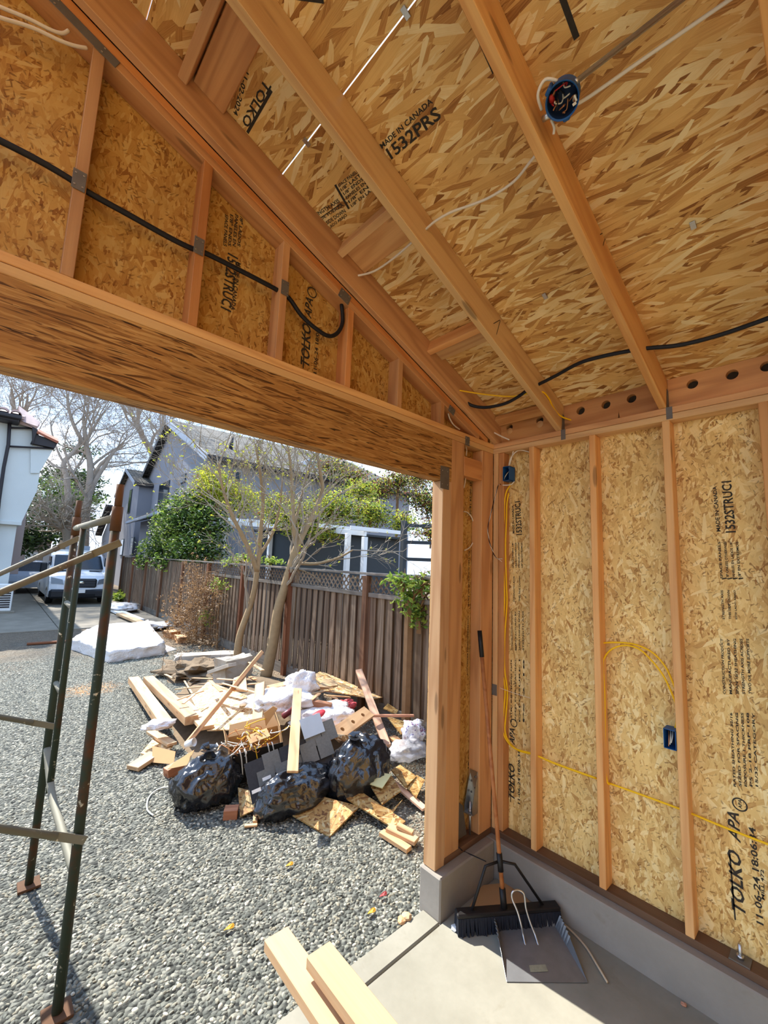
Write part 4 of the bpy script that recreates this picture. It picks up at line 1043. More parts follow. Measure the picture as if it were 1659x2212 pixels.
# =================================================================== van
VPAINT = m_plain('van_white_paint', lin(214, 220, 226), 0.25, 0, 0.03); VBLACK = m_plain('van_black_plastic', lin(38, 40, 44), 0.55, 0, 0.1); RUBBER = m_plain('tyre_rubber', lin(26, 26, 27), 0.9)
LAMP = m_plain('headlamp_glass', lin(120, 126, 132), 0.1, 0.2); CHROME = m_plain('bright_chrome', (0.8, 0.8, 0.8), 0.15, 1.0); RED_P = m_plain('red_paint', lin(150, 30, 26), 0.3)
def van():
    yf = 20.6; xc = 2.66; hw = 0.99; T = empty('white_van', (xc, yf + 2.7, GZ + .03), 'white cargo van with black grille parked facing on the driveway', 'van')
    g = GZ + .03
    prof = [(0.10, .30), (0.0, .42), (-0.02, .62), (0.03, .95), (0.22, 1.13), (0.82, 1.30), (1.62, 1.97), (1.85, 2.06), (2.3, 2.10), (5.3, 2.08), (5.42, 1.9), (5.45, .45), (5.35, .3)]
    nx = 9; V = []; F = []; k = len(prof)
    for i in range(nx):
        u = -1 + 2 * i / (nx - 1)
        for (y, z) in prof:
            tuck = 1.0 - 0.10 * max(0, (z - 1.15)) ** 1.4; xx = u * hw * tuck
            yy = y + (0.16 * abs(u) ** 3.2 if y < 2 else 0); zz = z - (0.09 * abs(u) ** 6 if z > 1.9 else (0.05 * abs(u) ** 5 if z > .9 else 0))
            V.append((xc + xx, yf + yy, g + zz))
    for i in range(nx - 1):
        for j in range(k):
            a = i * k + j; b = i * k + (j + 1) % k; F.append((a, b, b + k, a + k))
    F.append(tuple(range(k))[::-1]); F.append(tuple((nx - 1) * k + j for j in range(k)))
    body = mesh_obj('body', V, F, VPAINT, T, smooth=False)
    def front(u, s):       # point on windscreen band between profile 5 and 6
        (y0, z0), (y1, z1) = prof[5], prof[6]; y = y0 + (y1 - y0) * s; z = z0 + (z1 - z0) * s; tuck = 1.0 - 0.10 * max(0, (z - 1.15)) ** 1.4
        return Vector((xc + u * hw * tuck, yf + y + 0.16 * abs(u) ** 3.2 - .03, g + z + .02))
    ws = []; nU = 9
    for j in range(4):
        for i in range(nU): ws.append(front(-.86 + 1.72 * i / (nU - 1), .08 + .82 * j / 3))
    mesh_obj('windscreen', ws, [(j * nU + i, j * nU + i + 1, (j + 1) * nU + i + 1, (j + 1) * nU + i) for j in range(3) for i in range(nU - 1)], GLASS_D, T, True)
    box('grille', (xc - .52, yf - .06, g + .66), (xc + .52, yf + .1, g + 1.02), VBLACK, T, 'x', bev=.05)
    for i in range(4): box('grille_bar', (xc - .46, yf - .075, g + .72 + .075 * i), (xc + .46, yf - .05, g + .745 + .075 * i), TRIM_G, T, 'x', bev=.004)
    lathe('badge', [(0.0, .01), (.07, .008), (.085, 0), (.085, -.02)], CHROME, T, 16, frame((xc, yf - .075, g + .87), (1, 0, 0), z=(0, -1, 0)) @ Matrix.Diagonal((1.25, .6, 1, 1)))
    box('bumper', (xc - .97, yf - .07, g + .26), (xc + .97, yf + .3, g + .6), VBLACK, T, 'x', bev=.07)
    box('air_intake', (xc - .5, yf - .085, g + .3), (xc + .5, yf - .05, g + .42), RUBBER, T, 'x', bev=.02)
    box('licence_plate', (xc - .16, yf - .1, g + .46), (xc + .16, yf - .07, g + .6), WHITE, T, 'x', bev=.006)
    for s in (-1, 1):
        quad_slab('headlamp', [(xc + s * .56, yf - .005, g + .80), (xc + s * .93, yf + .12, g + .82), (xc + s * .95, yf + .2, g + 1.06), (xc + s * .60, yf + .05, g + .98)], .08, LAMP, T, n=(s * .3, -1, .2))
        box('wiper_vent', (xc + s * .55 - .22, yf + .74, g + 1.285), (xc + s * .55 + .22, yf + .82, g + 1.325), VBLACK, T, 'x', bev=.01)
        for yw in (.95, 4.4):
            w = lathe('wheel', [(.18, -.11), (.32, -.11), (.345, -.06), (.345, .06), (.32, .11), (.2, .11), (.17, .07), (0.0, .07)], RUBBER, T, 22, frame((xc + s * .88, yf + yw, g + .345), (0, 1, 0), z=(s, 0, 0)))
            lathe('hubcap', [(.17, .1), (.1, .12), (0, .12)], TRIM_L, w, 16, frame((xc + s * .88, yf + yw, g + .345), (0, 1, 0), z=(s, 0, 0)))
        box('side_window', (xc + s * .93 - .02, yf + 1.25, g + 1.3), (xc + s * .93 + .02, yf + 2.1, g + 1.85), GLASS_D, T, 'y', bev=.015)
        mr = box('mirror', (xc + s * 1.16 - .11, yf + 1.0, g + 1.2), (xc + s * 1.16 + .11, yf + 1.16, g + 1.6), VBLACK, T, 'z', bev=.04)
        box('mirror_arm', (min(xc + s * .95, xc + s * 1.1), yf + 1.05, g + 1.25), (max(xc + s * .95, xc + s * 1.1), yf + 1.1, g + 1.32), VBLACK, mr, 'x')
    for i in range(2): box('roof_rack_bar', (xc - .85, yf + 2.4 + i * 1.4, g + 2.1), (xc + .85, yf + 2.46 + i * 1.4, g + 2.16), WHITE, T, 'x', bev=.01)
    box('rack_box', (xc - .3, yf + 2.9, g + 2.16), (xc + .55, yf + 3.6, g + 2.36), TRIM_L, T, 'x', bev=.02)
van()
def car2():
    xc, yf, g = 1.25, 26.5, GZ + .03; T = empty('silver_car', (xc, yf + 2, g), 'silver car parked behind the white van', 'car')
    prof = [(0, .3), (-.03, .6), (.1, .85), (1.0, 1.0), (1.7, 1.5), (3.2, 1.55), (4.2, 1.0), (4.4, .9), (4.4, .3)]; k = len(prof); V = []; F = []
    for i, u in enumerate((-1, -.8, -.4, 0, .4, .8, 1)):
        for y, z in prof: V.append((xc + u * .88 * (1 - .14 * max(0, z - .9)), yf + y + (.15 * abs(u) ** 3 if y < 1 else 0), g + z))
    for i in range(6):
        for j in range(k): a = i * k + j; b = i * k + (j + 1) % k; F.append((a, b, b + k, a + k))
    F += [tuple(range(k))[::-1], tuple(6 * k + j for j in range(k))]
    mesh_obj('body', V, F, TRIM_L, T)
    quad_slab('windscreen', [(xc - .7, yf + 1.05, g + 1.04), (xc + .7, yf + 1.05, g + 1.04), (xc + .62, yf + 1.66, g + 1.49), (xc - .62, yf + 1.66, g + 1.49)], .02, GLASS_D, T)
    for s in (-1, 1):
        for yw in (.8, 3.5): lathe('wheel', [(0, -.1), (.3, -.1), (.32, 0), (.3, .1), (0, .1)], RUBBER, T, 16, frame((xc + s * .8, yf + yw, g + .32), (0, 1, 0), z=(s, 0, 0)))
car2()
def red_car():
    p = PZ(75, 1226, GZ + .03); xc, yf, g = p.x, p.y, GZ + .03; T = empty('red_car', (xc, yf + 2, g), 'small red car in front of the pink garage', 'car')
    prof = [(0, .3), (0, .8), (1.0, .95), (1.6, 1.4), (3.2, 1.4), (4.0, .9), (4.0, .3)]; k = len(prof); V = []; F = []
    for u in (-1, -.7, 0, .7, 1):
        for y, z in prof: V.append((xc + u * .85 * (1 - .16 * max(0, z - .9)), yf + y, g + z))
    for i in range(4):
        for j in range(k): a = i * k + j; b = i * k + (j + 1) % k; F.append((a, b, b + k, a + k))
    F += [tuple(range(k))[::-1], tuple(4 * k + j for j in range(k))]
    mesh_obj('body', V, F, RED_P, T)
    quad_slab('windscreen', [(xc - .65, yf + 1.03, g + .98), (xc + .65, yf + 1.03, g + .98), (xc + .6, yf + 1.57, g + 1.39), (xc - .6, yf + 1.57, g + 1.39)], .02, GLASS_D, T)
    for s in (-1, 1):
        for yw in (.7, 3.2): lathe('wheel', [(0, -.1), (.3, -.1), (.32, 0), (.3, .1), (0, .1)], RUBBER, T, 16, frame((xc + s * .78, yf + yw, g + .32), (0, 1, 0), z=(s, 0, 0)))
red_car()

# =================================================================== scaffold
def m_scaf(name, paint, at=0.5):
    t = NT(name); p = t.n('NewGeometry').outputs['Position']; f = t.noise(p, 3.0, 5, 0.7); g = t.noise(p, 22, 4)
    rust = t.mix(g, lin(60, 38, 22), lin(98, 60, 34))
    c = t.mix(t.ramp(f, [(at, 0.0), (at + .14, 1.0)]), paint, rust)
    c = t.mix(t.ramp(g, [(0.66, 0.0), (0.72, 1.0)]), c, lin(196, 190, 168)); t.bump(g, 0.2, 0.003); return t.done(c, 0.7, 0.2)
SCAF = m_scaf('green_scaffold_paint', lin(46, 56, 44)); SCAF_G = m_scaf('grey_scaffold_tube', lin(116, 114, 100), .58); RUST = m_plain('rusty_steel', lin(86, 60, 40), 0.85, 0.1, 0.3, 25)
def scaffold():
    g = GZ; A = Vector((.435, 2.49, g)); Bp = Vector((.385, 3.51, g)); T = empty('scaffold_frame', (A + Bp) / 2, 'rusty green steel scaffold end frame standing on the gravel', 'scaffold')
    R = .0215
    for P0, nm in ((A, 'a'), (Bp, 'b')):
        leg = tube('leg', [P0 + Vector((0, 0, .02)), P0 + Vector((0, 0, 2.24 - g))], R, SCAF, T, 14)
        tube('coupling_collar', [P0 + Vector((0, 0, 2.12 - g)), P0 + Vector((0, 0, 2.245 - g))], R * 1.16, RUST, leg, 14)
        tube('coupling_pin', [P0 + Vector((0, 0, 2.2 - g)), P0 + Vector((0, 0, 2.36 - g))], R * .82, RUST, leg, 14)
        box('base_plate', (P0.x - .055, P0.y - .055, g + .004), (P0.x + .055, P0.y + .055, g + .018), RUST, T, bev=.002)
    d = (Bp - A).normalized(); I = A.lerp(Bp, .76)
    tube('top_rail', [A + Vector((0, 0, 2.19 - g)), Bp + Vector((0, 0, 2.17 - g))], R * .95, SCAF_G, T, 12)
    tube('inner_upright', [I + Vector((0, 0, .60 - g)), I + Vector((0, 0, 2.17 - g))], R * .8, SCAF, T, 12)
    tube('lower_rail', [Bp + Vector((0, 0, .77 - g)), I.lerp(A, .1) + Vector((0, 0, .62 - g)), A.lerp(I, .5) + Vector((0, 0, .585 - g)), A + Vector((0, 0, .55 - g))], R * .9, SCAF_G, T, 12, sub=5)
    for z in (1.66, 1.15):
        tube('rung', [Bp + Vector((0, 0, z + .02 - g)), I + Vector((0, 0, z - g))], R * .7, SCAF_G, T, 10)
    # two crossing pairs of braces leave to the left, flattened and pinned to the legs
    def brace(p, q_, lab):
        p = Vector(p); q_ = Vector(q_); dd = (q_ - p).normalized()
        B_ = empty('cross_brace', p, lab, 'scaffold brace', 'cross braces of the scaffold')
        tube('tube', [p + dd * .1, q_ - dd * .1], .0155, SCAF_G, B_, 10)
        for e, s in ((p, 1), (q_, -1)):
            lumber('flattened_end', e - dd * s * .03, e + dd * s * .13, .036, .008, SCAF_G, B_, up=(1, 0, 0) if abs(dd.x) < .7 else (0, 1, 0))
        lathe('pin', [(0, .02), (.011, .018), (.011, -.02), (0, -.02)], RUST, B_, 10, frame(p, (0, 1, 0), z=(0, -1, 0)))
        return B_
    off = Vector((0, -R - .006, 0))
    lean = lambda P0, z: Vector((P0.x, P0.y, z)) + off
    far = Vector((-1.7, 0, 0))
    brace(lean(A, 2.05), (-1.695, 2.462, .83), 'grey steel cross brace pinned high on the near rusty scaffold leg')
    brace(lean(Bp, 2.09), (-1.745, 3.482, .68), 'grey steel cross brace pinned high on the far scaffold leg')
    brace(lean(A, .70), (-1.695, 2.462, 1.81), 'grey steel cross brace pinned low on the near rusty scaffold leg')
    brace(lean(Bp, .91), (-1.745, 3.482, 1.80), 'grey steel cross brace pinned low on the far scaffold leg')
    A2 = A + Vector((-2.13, 0, 0)); B2 = Bp + Vector((-2.13, 0, 0))
    T2 = empty('scaffold_frame', (A2 + B2) / 2, 'second green scaffold end frame at the other end of the cross braces', 'scaffold')
    for P0 in (A2, B2):
        tube('leg', [P0 + Vector((0, 0, .02)), P0 + Vector((0, 0, 2.24 - g))], R, SCAF, T2, 12)
        box('base_plate', (P0.x - .055, P0.y - .055, g + .004), (P0.x + .055, P0.y + .055, g + .018), RUST, T2, bev=.002)
    tube('top_rail', [A2 + Vector((0, 0, 2.19)), B2 + Vector((0, 0, 2.17))], R * .95, SCAF_G, T2, 10); tube('lower_rail', [A2 + Vector((0, 0, .6)), B2 + Vector((0, 0, .8))], R * .9, SCAF_G, T2, 10)
scaffold()

# =================================================================== debris heap
def hm(x, y):
    a = 0.34 * math.exp(-((x - 2.72) / 0.72) ** 2 - ((y - 4.9) / 1.25) ** 2)
    b = 0.16 * math.exp(-((x - 3.1) / 0.7) ** 2 - ((y - 6.6) / 0.8) ** 2)
    return max(0.0, a + b - 0.035)
def PM(px, py, off=0.0):
    """point where the pixel's ray meets the heap surface raised by off"""
    d = ray(px, py); z = GZ + off; p = None
    for _ in range(30):
        t = (z - CAM.z) / d.z; p = CAM + d * t; z = 0.5 * z + 0.5 * (GZ + hm(p.x, p.y) + off)
    return CAM + d * ((z - CAM.z) / d.z)
DIRT = m_plain('dark_soil', lin(112, 96, 76), 1.0, 0, 0.4, 14, 0.8)
def heap():
    V = []; F = []; n = 40
    for j in range(n + 1):
        for i in range(n + 1):
            x = 1.35 + 2.6 * i / n; y = 2.9 + 5.4 * j / n
            V.append((x, y, GZ - 0.03 + hm(x, y) + 0.05 * mnoise.noise(Vector((x * 4, y * 4, 0))) * min(1, hm(x, y) * 8) + (0.022 if hm(x, y) > .01 else -0.02)))
    for j in range(n):
        for i in range(n): a = j * (n + 1) + i; F.append((a, a + 1, a + n + 2, a + n + 1))
    tag(mesh_obj('soil_mound', V, F, DIRT, smooth=True), 'low mound of dark soil under the building debris', 'soil mound')
heap()
CARD = m_plain('brown_cardboard', lin(178, 140, 96), 0.85, 0, 0.08, 6); CARD_K = m_plain('black_printed_cardboard', lin(40, 36, 32), 0.6, 0, 0.15, 20)
OSB_SCRAP = m_osb('strandboard_scrap', [(10, .085, .018), (-20, .10, .02), (35, .09, .018), (-50, .075, .018), (70, .07, .017)], [(c[0], (min(1, c[1][0] * .95), min(1, c[1][1] * 1.0), min(1, c[1][2] * 1.35))) for c in _ROOFCOL], flecks=0.03, bumpk=0.4)  # paler board for the sunny pieces, glare put into the colour
OSB_DARK = m_osb('strandboard_scrap_brown', [(10, .085, .018), (-20, .10, .02), (35, .09, .018), (-50, .075, .018), (70, .07, .017)], [(c[0], tuple(v * .5 for v in c[1])) for c in _ROOFCOL], flecks=0.02, bumpk=0.4)  # same scrap board for the shaded pieces, shade put into the colour
W_PINK = m_wood('pinkish_fir', lin(204, 158, 128), lin(168, 116, 86)); W_PALE = m_wood('pale_new_fir', lin(206, 172, 128), lin(180, 138, 96)); W_RED = m_wood('reddish_block', lin(186, 120, 80), lin(146, 86, 54))
def stick(name, a, b, w, t, mat, label, cat='board', group=None, up=(0, 0, 1), roll=0.0):
    o = lumber(name, a, b, w, t, mat, None, up, 0.003, roll); return tag(o, label, cat, group)
def seg(p0, o0, p1, o1): return PM(*p0, o0), PM(*p1, o1)
a, b = seg((288, 1468), .11, (358, 1566), .16); stick('timber_offcut', a, b, .14, .089, W_PALE, 'outermost thick pale timber lying along the gravel edge of the heap', 'timber')
a, b = seg((320, 1467), .12, (414, 1556), .22); stick('timber_offcut', a, b, .14, .089, W_PALE, 'thick pale timber with clean cut end beside the outermost one', 'timber')
a = PM(404, 1606, .22); b = PY(566, 1408, 5.35); stick('leaning_stick', a, b, .045, .042, W_SCRAP, 'long square stick leaning up from the heap towards the tree', 'stick', up=(0, -1, .4))
a, b = seg((643, 1488), .50, (632, 1668), .38); stick('board_offcut', a, b, .089, .02, W_PALE, 'long bleached white board standing across the plastic and shingles', 'board', up=(-.3, -.6, .7))
a = PM(836, 1612, .12); b = PY(775, 1448, 4.62); stick('pink_stud', a, b, .089, .038, W_PINK, 'pinkish stud leaning steeply up near the fence', 'stud', up=(-.5, -.85, .25))
a, b = seg((562, 1476), .5, (556, 1556), .36); stick('board_offcut', a, b, .11, .02, W_PALE, 'short bleached board upright beside the open box', 'board', up=(-.7, -.5, .5))
a, b = seg((622, 1508), .36, (716, 1526), .34); stick('timber_offcut', a, b, .089, .06, W_RED, 'reddish brown timber block lying on the white plastic', 'timber')
a, b = seg((800, 1546), .30, (894, 1546), .30); stick('lath', a, b, .035, .025, W_PINK, 'straight pinkish lath pointing towards the post', 'lath')
a, b = seg((390, 1512), .16, (448, 1572), .2); stick('plank_offcut', a, b, .14, .038, W_PALE, 'wide pale plank beside the clean cut timber', 'plank')
a, b = seg((286, 1660), .03, (345, 1622), .06); stick('board_offcut', a, b, .14, .038, W_SCRAP, 'pointed pale board end sticking out on the gravel', 'board')
a, b = seg((326, 1580), .08, (372, 1608), .10); stick('board_offcut', a, b, .1, .03, W_PALE, 'short pale board under the outermost timber end', 'board')
a, b = seg((358, 1672), .03, (398, 1650), .06); stick('block_offcut', a, b, .09, .09, W_RED, 'dark reddish wood block beside the leftmost bag', 'wood block')
a, b = seg((484, 1756), .035, (514, 1754), .035); stick('brick_offcut', a, b, .09, .07, W_RED, 'reddish square block on the gravel under the shingles', 'wood block')
a, b = seg((548, 1758), .03, (578, 1752), .03); stick('brick_offcut', a, b, .08, .06, W_RED, 'reddish block beside the slanting panel corner', 'wood block')
a, b = seg((528, 1784), .015, (556, 1782), .015); stick('wood_chip', a, b, .03, .015, W_SCRAP, 'tiny flat wood chip on the gravel', 'wood chip')
a, b = seg((551, 1776), .02, (552, 1763), .02); stick('wood_chip', a, b, .035, .02, W_SCRAP, 'tiny square wood chip against the reddish block', 'wood chip')
a, b = seg((842, 1684), .10, (918, 1748), .04); stick('lath', a, b, .06, .022, W_PINK, 'pinkish lath crossing the panel scraps at the post', 'lath')
a, b = seg((824, 1798), .03, (884, 1836), .02); stick('lath', a, b, .06, .03, W_SCRAP, 'lowest pale lath on the gravel beside the post', 'lath')
a, b = seg((838, 1788), .055, (900, 1818), .04); stick('lath', a, b, .075, .03, W_SCRAP, 'brown lath second from the gravel beside the post', 'lath')
a, b = seg((858, 1782), .085, (892, 1800), .06); stick('lath', a, b, .05, .025, W_PALE, 'short pale lath resting over the brown lath', 'lath')
a, b = seg((846, 1592), .14, (874, 1612), .12); stick('board_offcut', a, b, .09, .03, W_SCRAP, 'pale board end between the bag and striped plastic', 'board')
a, b = seg((756, 1588), .3, (842, 1622), .16); stick('board_offcut', a, b, .03, .02, W_PALE, 'thin pale strip over the rightmost bag', 'board')
def panel(pxs, offs, t, mat, label, cat='panel', name='panel_offcut', group=None):
    pts = [PM(*p, o) for p, o in zip(pxs, offs)]
    # flatten to the plane of best fit through three points
    c = sum(pts, Vector()) / len(pts); n = Vector()
    for i in range(len(pts)): n += (pts[i] - c).cross(pts[(i + 1) % len(pts)] - c)
    n.normalize(); pts = [p - n * (p - c).dot(n) for p in pts]
    return tag(quad_slab(name, pts, t, mat), label, cat, group)
panel([(640, 1470), (690, 1458), (864, 1490), (806, 1519)], [.30, .26, .22, .26], .012, OSB_SCRAP, 'large pointed strand board sheet against the fence')
panel([(412, 1504), (452, 1478), (548, 1500), (552, 1582), (446, 1574)], [.16, .14, .2, .22, .18], .012, OSB_SCRAP, 'large bleached strand board sheet beneath the leaning stick')
panel([(304, 1626), (334, 1592), (376, 1606), (350, 1640)], [.05, .06, .08, .06], .012, OSB_SCRAP, 'small yellowish strand board piece under the timber ends')
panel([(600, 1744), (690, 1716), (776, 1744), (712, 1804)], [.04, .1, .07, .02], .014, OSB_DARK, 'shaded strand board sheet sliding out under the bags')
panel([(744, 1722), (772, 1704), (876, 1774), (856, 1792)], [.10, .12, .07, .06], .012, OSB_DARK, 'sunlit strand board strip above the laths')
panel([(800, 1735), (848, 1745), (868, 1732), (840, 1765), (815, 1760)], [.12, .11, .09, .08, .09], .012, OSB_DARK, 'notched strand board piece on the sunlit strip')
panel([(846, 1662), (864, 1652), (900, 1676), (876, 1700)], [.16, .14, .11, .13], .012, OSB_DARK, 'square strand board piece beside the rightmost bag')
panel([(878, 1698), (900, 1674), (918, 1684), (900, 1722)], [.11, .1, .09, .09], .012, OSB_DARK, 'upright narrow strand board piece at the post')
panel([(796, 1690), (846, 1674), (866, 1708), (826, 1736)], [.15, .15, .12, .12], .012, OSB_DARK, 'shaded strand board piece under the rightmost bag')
panel([(796, 1692), (828, 1670), (846, 1672), (826, 1702)], [.18, .2, .2, .17], .008, m_plain('greenish_board', lin(196, 190, 140), .8), 'pale greenish board corner under the rightmost bag')
panel([(704, 1583), (770, 1590), (756, 1606), (718, 1594)], [.34, .34, .28, .30], .012, OSB_SCRAP, 'narrow strand board strip above the middle bag')
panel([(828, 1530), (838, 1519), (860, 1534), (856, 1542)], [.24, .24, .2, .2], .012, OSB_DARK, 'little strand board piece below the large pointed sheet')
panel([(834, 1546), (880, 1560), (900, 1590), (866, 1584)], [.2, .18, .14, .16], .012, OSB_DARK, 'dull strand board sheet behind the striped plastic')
panel([(514, 1702), (560, 1712), (564, 1744), (518, 1762)], [.12, .12, .06, .03], .012, OSB_DARK, 'slanting brown panel corner standing under the shingles')
panel([(700, 1466), (730, 1462), (728, 1484), (690, 1480)], [.32, .3, .33, .34], .03, W_PALE, 'pale trim board pile on the pointed sheet', 'board')
panel([(576, 1480), (626, 1470), (628, 1476), (590, 1488)], [.40, .36, .38, .40], .03, W_SCRAP, 'tan wedge board behind the white plastic', 'board')
panel([(505, 1465), (530, 1455), (534, 1492), (500, 1490)], [.36, .38, .36, .34], .02, W_PALE, 'bleached square board at the foot of the tree', 'board')
# block with three vent holes
def vent_block():
    a = PM(796, 1538, .36); b = PM(722, 1590, .30); T = empty('vented_block', (a + b) / 2, 'tan wooden block with three drilled holes lying on the heap', 'wood block')
    m = frame((a + b) / 2, b - a, z=(-.25, -.55, .8)); L = (b - a).length; w = .15; t = .038; n = 16; V = []; F = []; hs = [-.3 * L, 0, .3 * L]; ed = [-L / 2, -.15 * L, .15 * L, L / 2]; r = .024
    def add(p): V.append(p); return len(V) - 1
    for i, xc in enumerate(hs):
        rings = []
        for zz in (t / 2, -t / 2):
            o_ = []; in_ = []
            for k in range(n):
                th = 2 * math.pi * k / n + math.pi / n; c, s = math.cos(th), math.sin(th)
                sc = min(((ed[i + 1] - xc) if c > 0 else (xc - ed[i])) / max(abs(c), 1e-6), (w / 2) / max(abs(s), 1e-6))
                o_.append(add((xc + c * sc, s * sc, zz))); in_.append(add((xc + c * r, s * r, zz)))
            for k in range(n):
                f = (o_[k], o_[(k + 1) % n], in_[(k + 1) % n], in_[k]); F.append(f if zz > 0 else f[::-1])
            for cx_, cy_ in ((ed[i], -w / 2), (ed[i], w / 2), (ed[i + 1], -w / 2), (ed[i + 1], w / 2)):
                ks = sorted(range(n), key=lambda k: (V[o_[k]][0] - cx_) ** 2 + (V[o_[k]][1] - cy_) ** 2)[:2]; F.append((o_[ks[0]], o_[ks[1]], add((cx_, cy_, zz))))
            rings.append(in_)
        for k in range(n): F.append((rings[0][k], rings[0][(k + 1) % n], rings[1][(k + 1) % n], rings[1][k]))
    for s in (-1, 1):
        i0 = add((-L / 2, s * w / 2, t / 2)); i1 = add((L / 2, s * w / 2, t / 2)); i2 = add((L / 2, s * w / 2, -t / 2)); i3 = add((-L / 2, s * w / 2, -t / 2)); F.append((i0, i1, i2, i3))
        i0 = add((s * L / 2, -w / 2, t / 2)); i1 = add((s * L / 2, w / 2, t / 2)); i2 = add((s * L / 2, w / 2, -t / 2)); i3 = add((s * L / 2, -w / 2, -t / 2)); F.append((i0, i1, i2, i3))
    mesh_obj('block', V, F, W_SCRAP, T, m=m)
    lumber('backing_board', m @ Vector((L / 2 - .05, -.06, -.07)), m @ Vector((-L / 2 + .05, -.06, -.07)), .06, .09, W_SCRAP, T, up=(-.25, -.55, .8))
vent_block()
# thin laths strewn over the back of the heap
_rn = random.Random(44)
_lath = [((392, 1464), (460, 1466)), ((378, 1489), (448, 1482)), ((398, 1470), (415, 1498)), ((454, 1470), (478, 1494)), ((470, 1466), (520, 1470)), ((480, 1476), (552, 1496)), ((440, 1492), (382, 1512)),
         ((420, 1500), (395, 1520)), ((500, 1482), (536, 1492)), ((520, 1420), (568, 1448)), ((540, 1462), (552, 1468)), ((668, 1500), (702, 1492)), ((705, 1502), (756, 1506)), ((690, 1498), (672, 1512)), ((730, 1510), (700, 1500)),
         ((536, 1478), (560, 1476)), ((460, 1480), (500, 1492)), ((348, 1452), (376, 1466)), ((664, 1482), (720, 1486)), ((640, 1536), (660, 1502))]
for p, q_ in _lath:
    o = .3 + .1 * _rn.random() if p[0] > 400 else .06
    a, b = PM(*p, o), PM(*q_, o + .03 * _rn.random())
    stick('lath_scrap', a, b, .028 + .02 * _rn.random(), .012, W_PALE if _rn.random() < .6 else W_SCRAP, 'thin splintered lath strewn over the back of the heap', 'lath', 'splintered laths on the heap')
# rubbish bags
def m_bag():
    t = NT('black_bin_bag'); f = t.noise(t.obj, 9, 4, .6, 1.0); t.bump(f, .3, .02); t.b.inputs['Specular IOR Level'].default_value = .8; return t.done((.012, .012, .014), .17)
BAGM = m_bag()
def bag(px, off, r, label, seed, knot=None):
    c = PM(*px, off); T = empty('rubbish_bag', (c.x, c.y, GZ + hm(c.x, c.y)), label, 'bin bag'); bm = bmesh.new(); bmesh.ops.create_icosphere(bm, subdivisions=5, radius=1.0)
    for v in bm.verts:
        d = v.co.normalized(); s = Vector((seed * 3.1, seed * 1.7, 0))
        k = 1 + .20 * mnoise.noise(d * 1.4 + s) + .15 * abs(mnoise.noise(d * 2.6 + s)) - .20 * abs(mnoise.noise(Vector((d.x * 4.2, d.y * 4.2, d.z * 1.4)) + s)) - .07 * abs(mnoise.noise(Vector((d.x * 10, d.y * 10, d.z * 3)) + s))
        v.co = Vector((d.x * r[0], d.y * r[1], d.z * r[2])) * k
        if v.co.z < -r[2] * .72: v.co.z = -r[2] * .72 + (v.co.z + r[2] * .72) * .15
    o = bm_obj('bag', bm, BAGM, T, True, Matrix.Translation(c))
    if knot:
        kx = PM(*knot[0], knot[1]); d = (kx - c).normalized(); rr = random.Random(seed); V = []; F = []
        base = c + d * min(r) * .8
        for i in range(7):
            a = i / 7 * 6.283; sd = d.orthogonal().normalized(); sd.rotate(Matrix.Rotation(a, 3, d)); tip = kx + sd * .07 + d * .03 * rr.random()
            k = len(V); s2 = d.cross(sd) * .035
            V += [base + sd * .09 + s2, base + sd * .09 - s2, kx + sd * .015 - s2 * .3, kx + sd * .015 + s2 * .3, tip + s2 * .9, tip - s2 * .9]
            F += [(k, k + 1, k + 2, k + 3), (k + 3, k + 2, k + 5, k + 4)]
        mesh_obj('tied_neck', V, F, BAGM, T, True)
    return T
bag((450, 1692), .13, (.29, .22, .23), 'leftmost black rubbish bag lying on the gravel edge', 1, ((452, 1618), .42))
bag((645, 1706), .12, (.38, .2, .18), 'middle black rubbish bag under the shingles', 2)
bag((778, 1665), .18, (.34, .22, .29), 'rightmost and plumpest black rubbish bag', 3, ((770, 1592), .5))
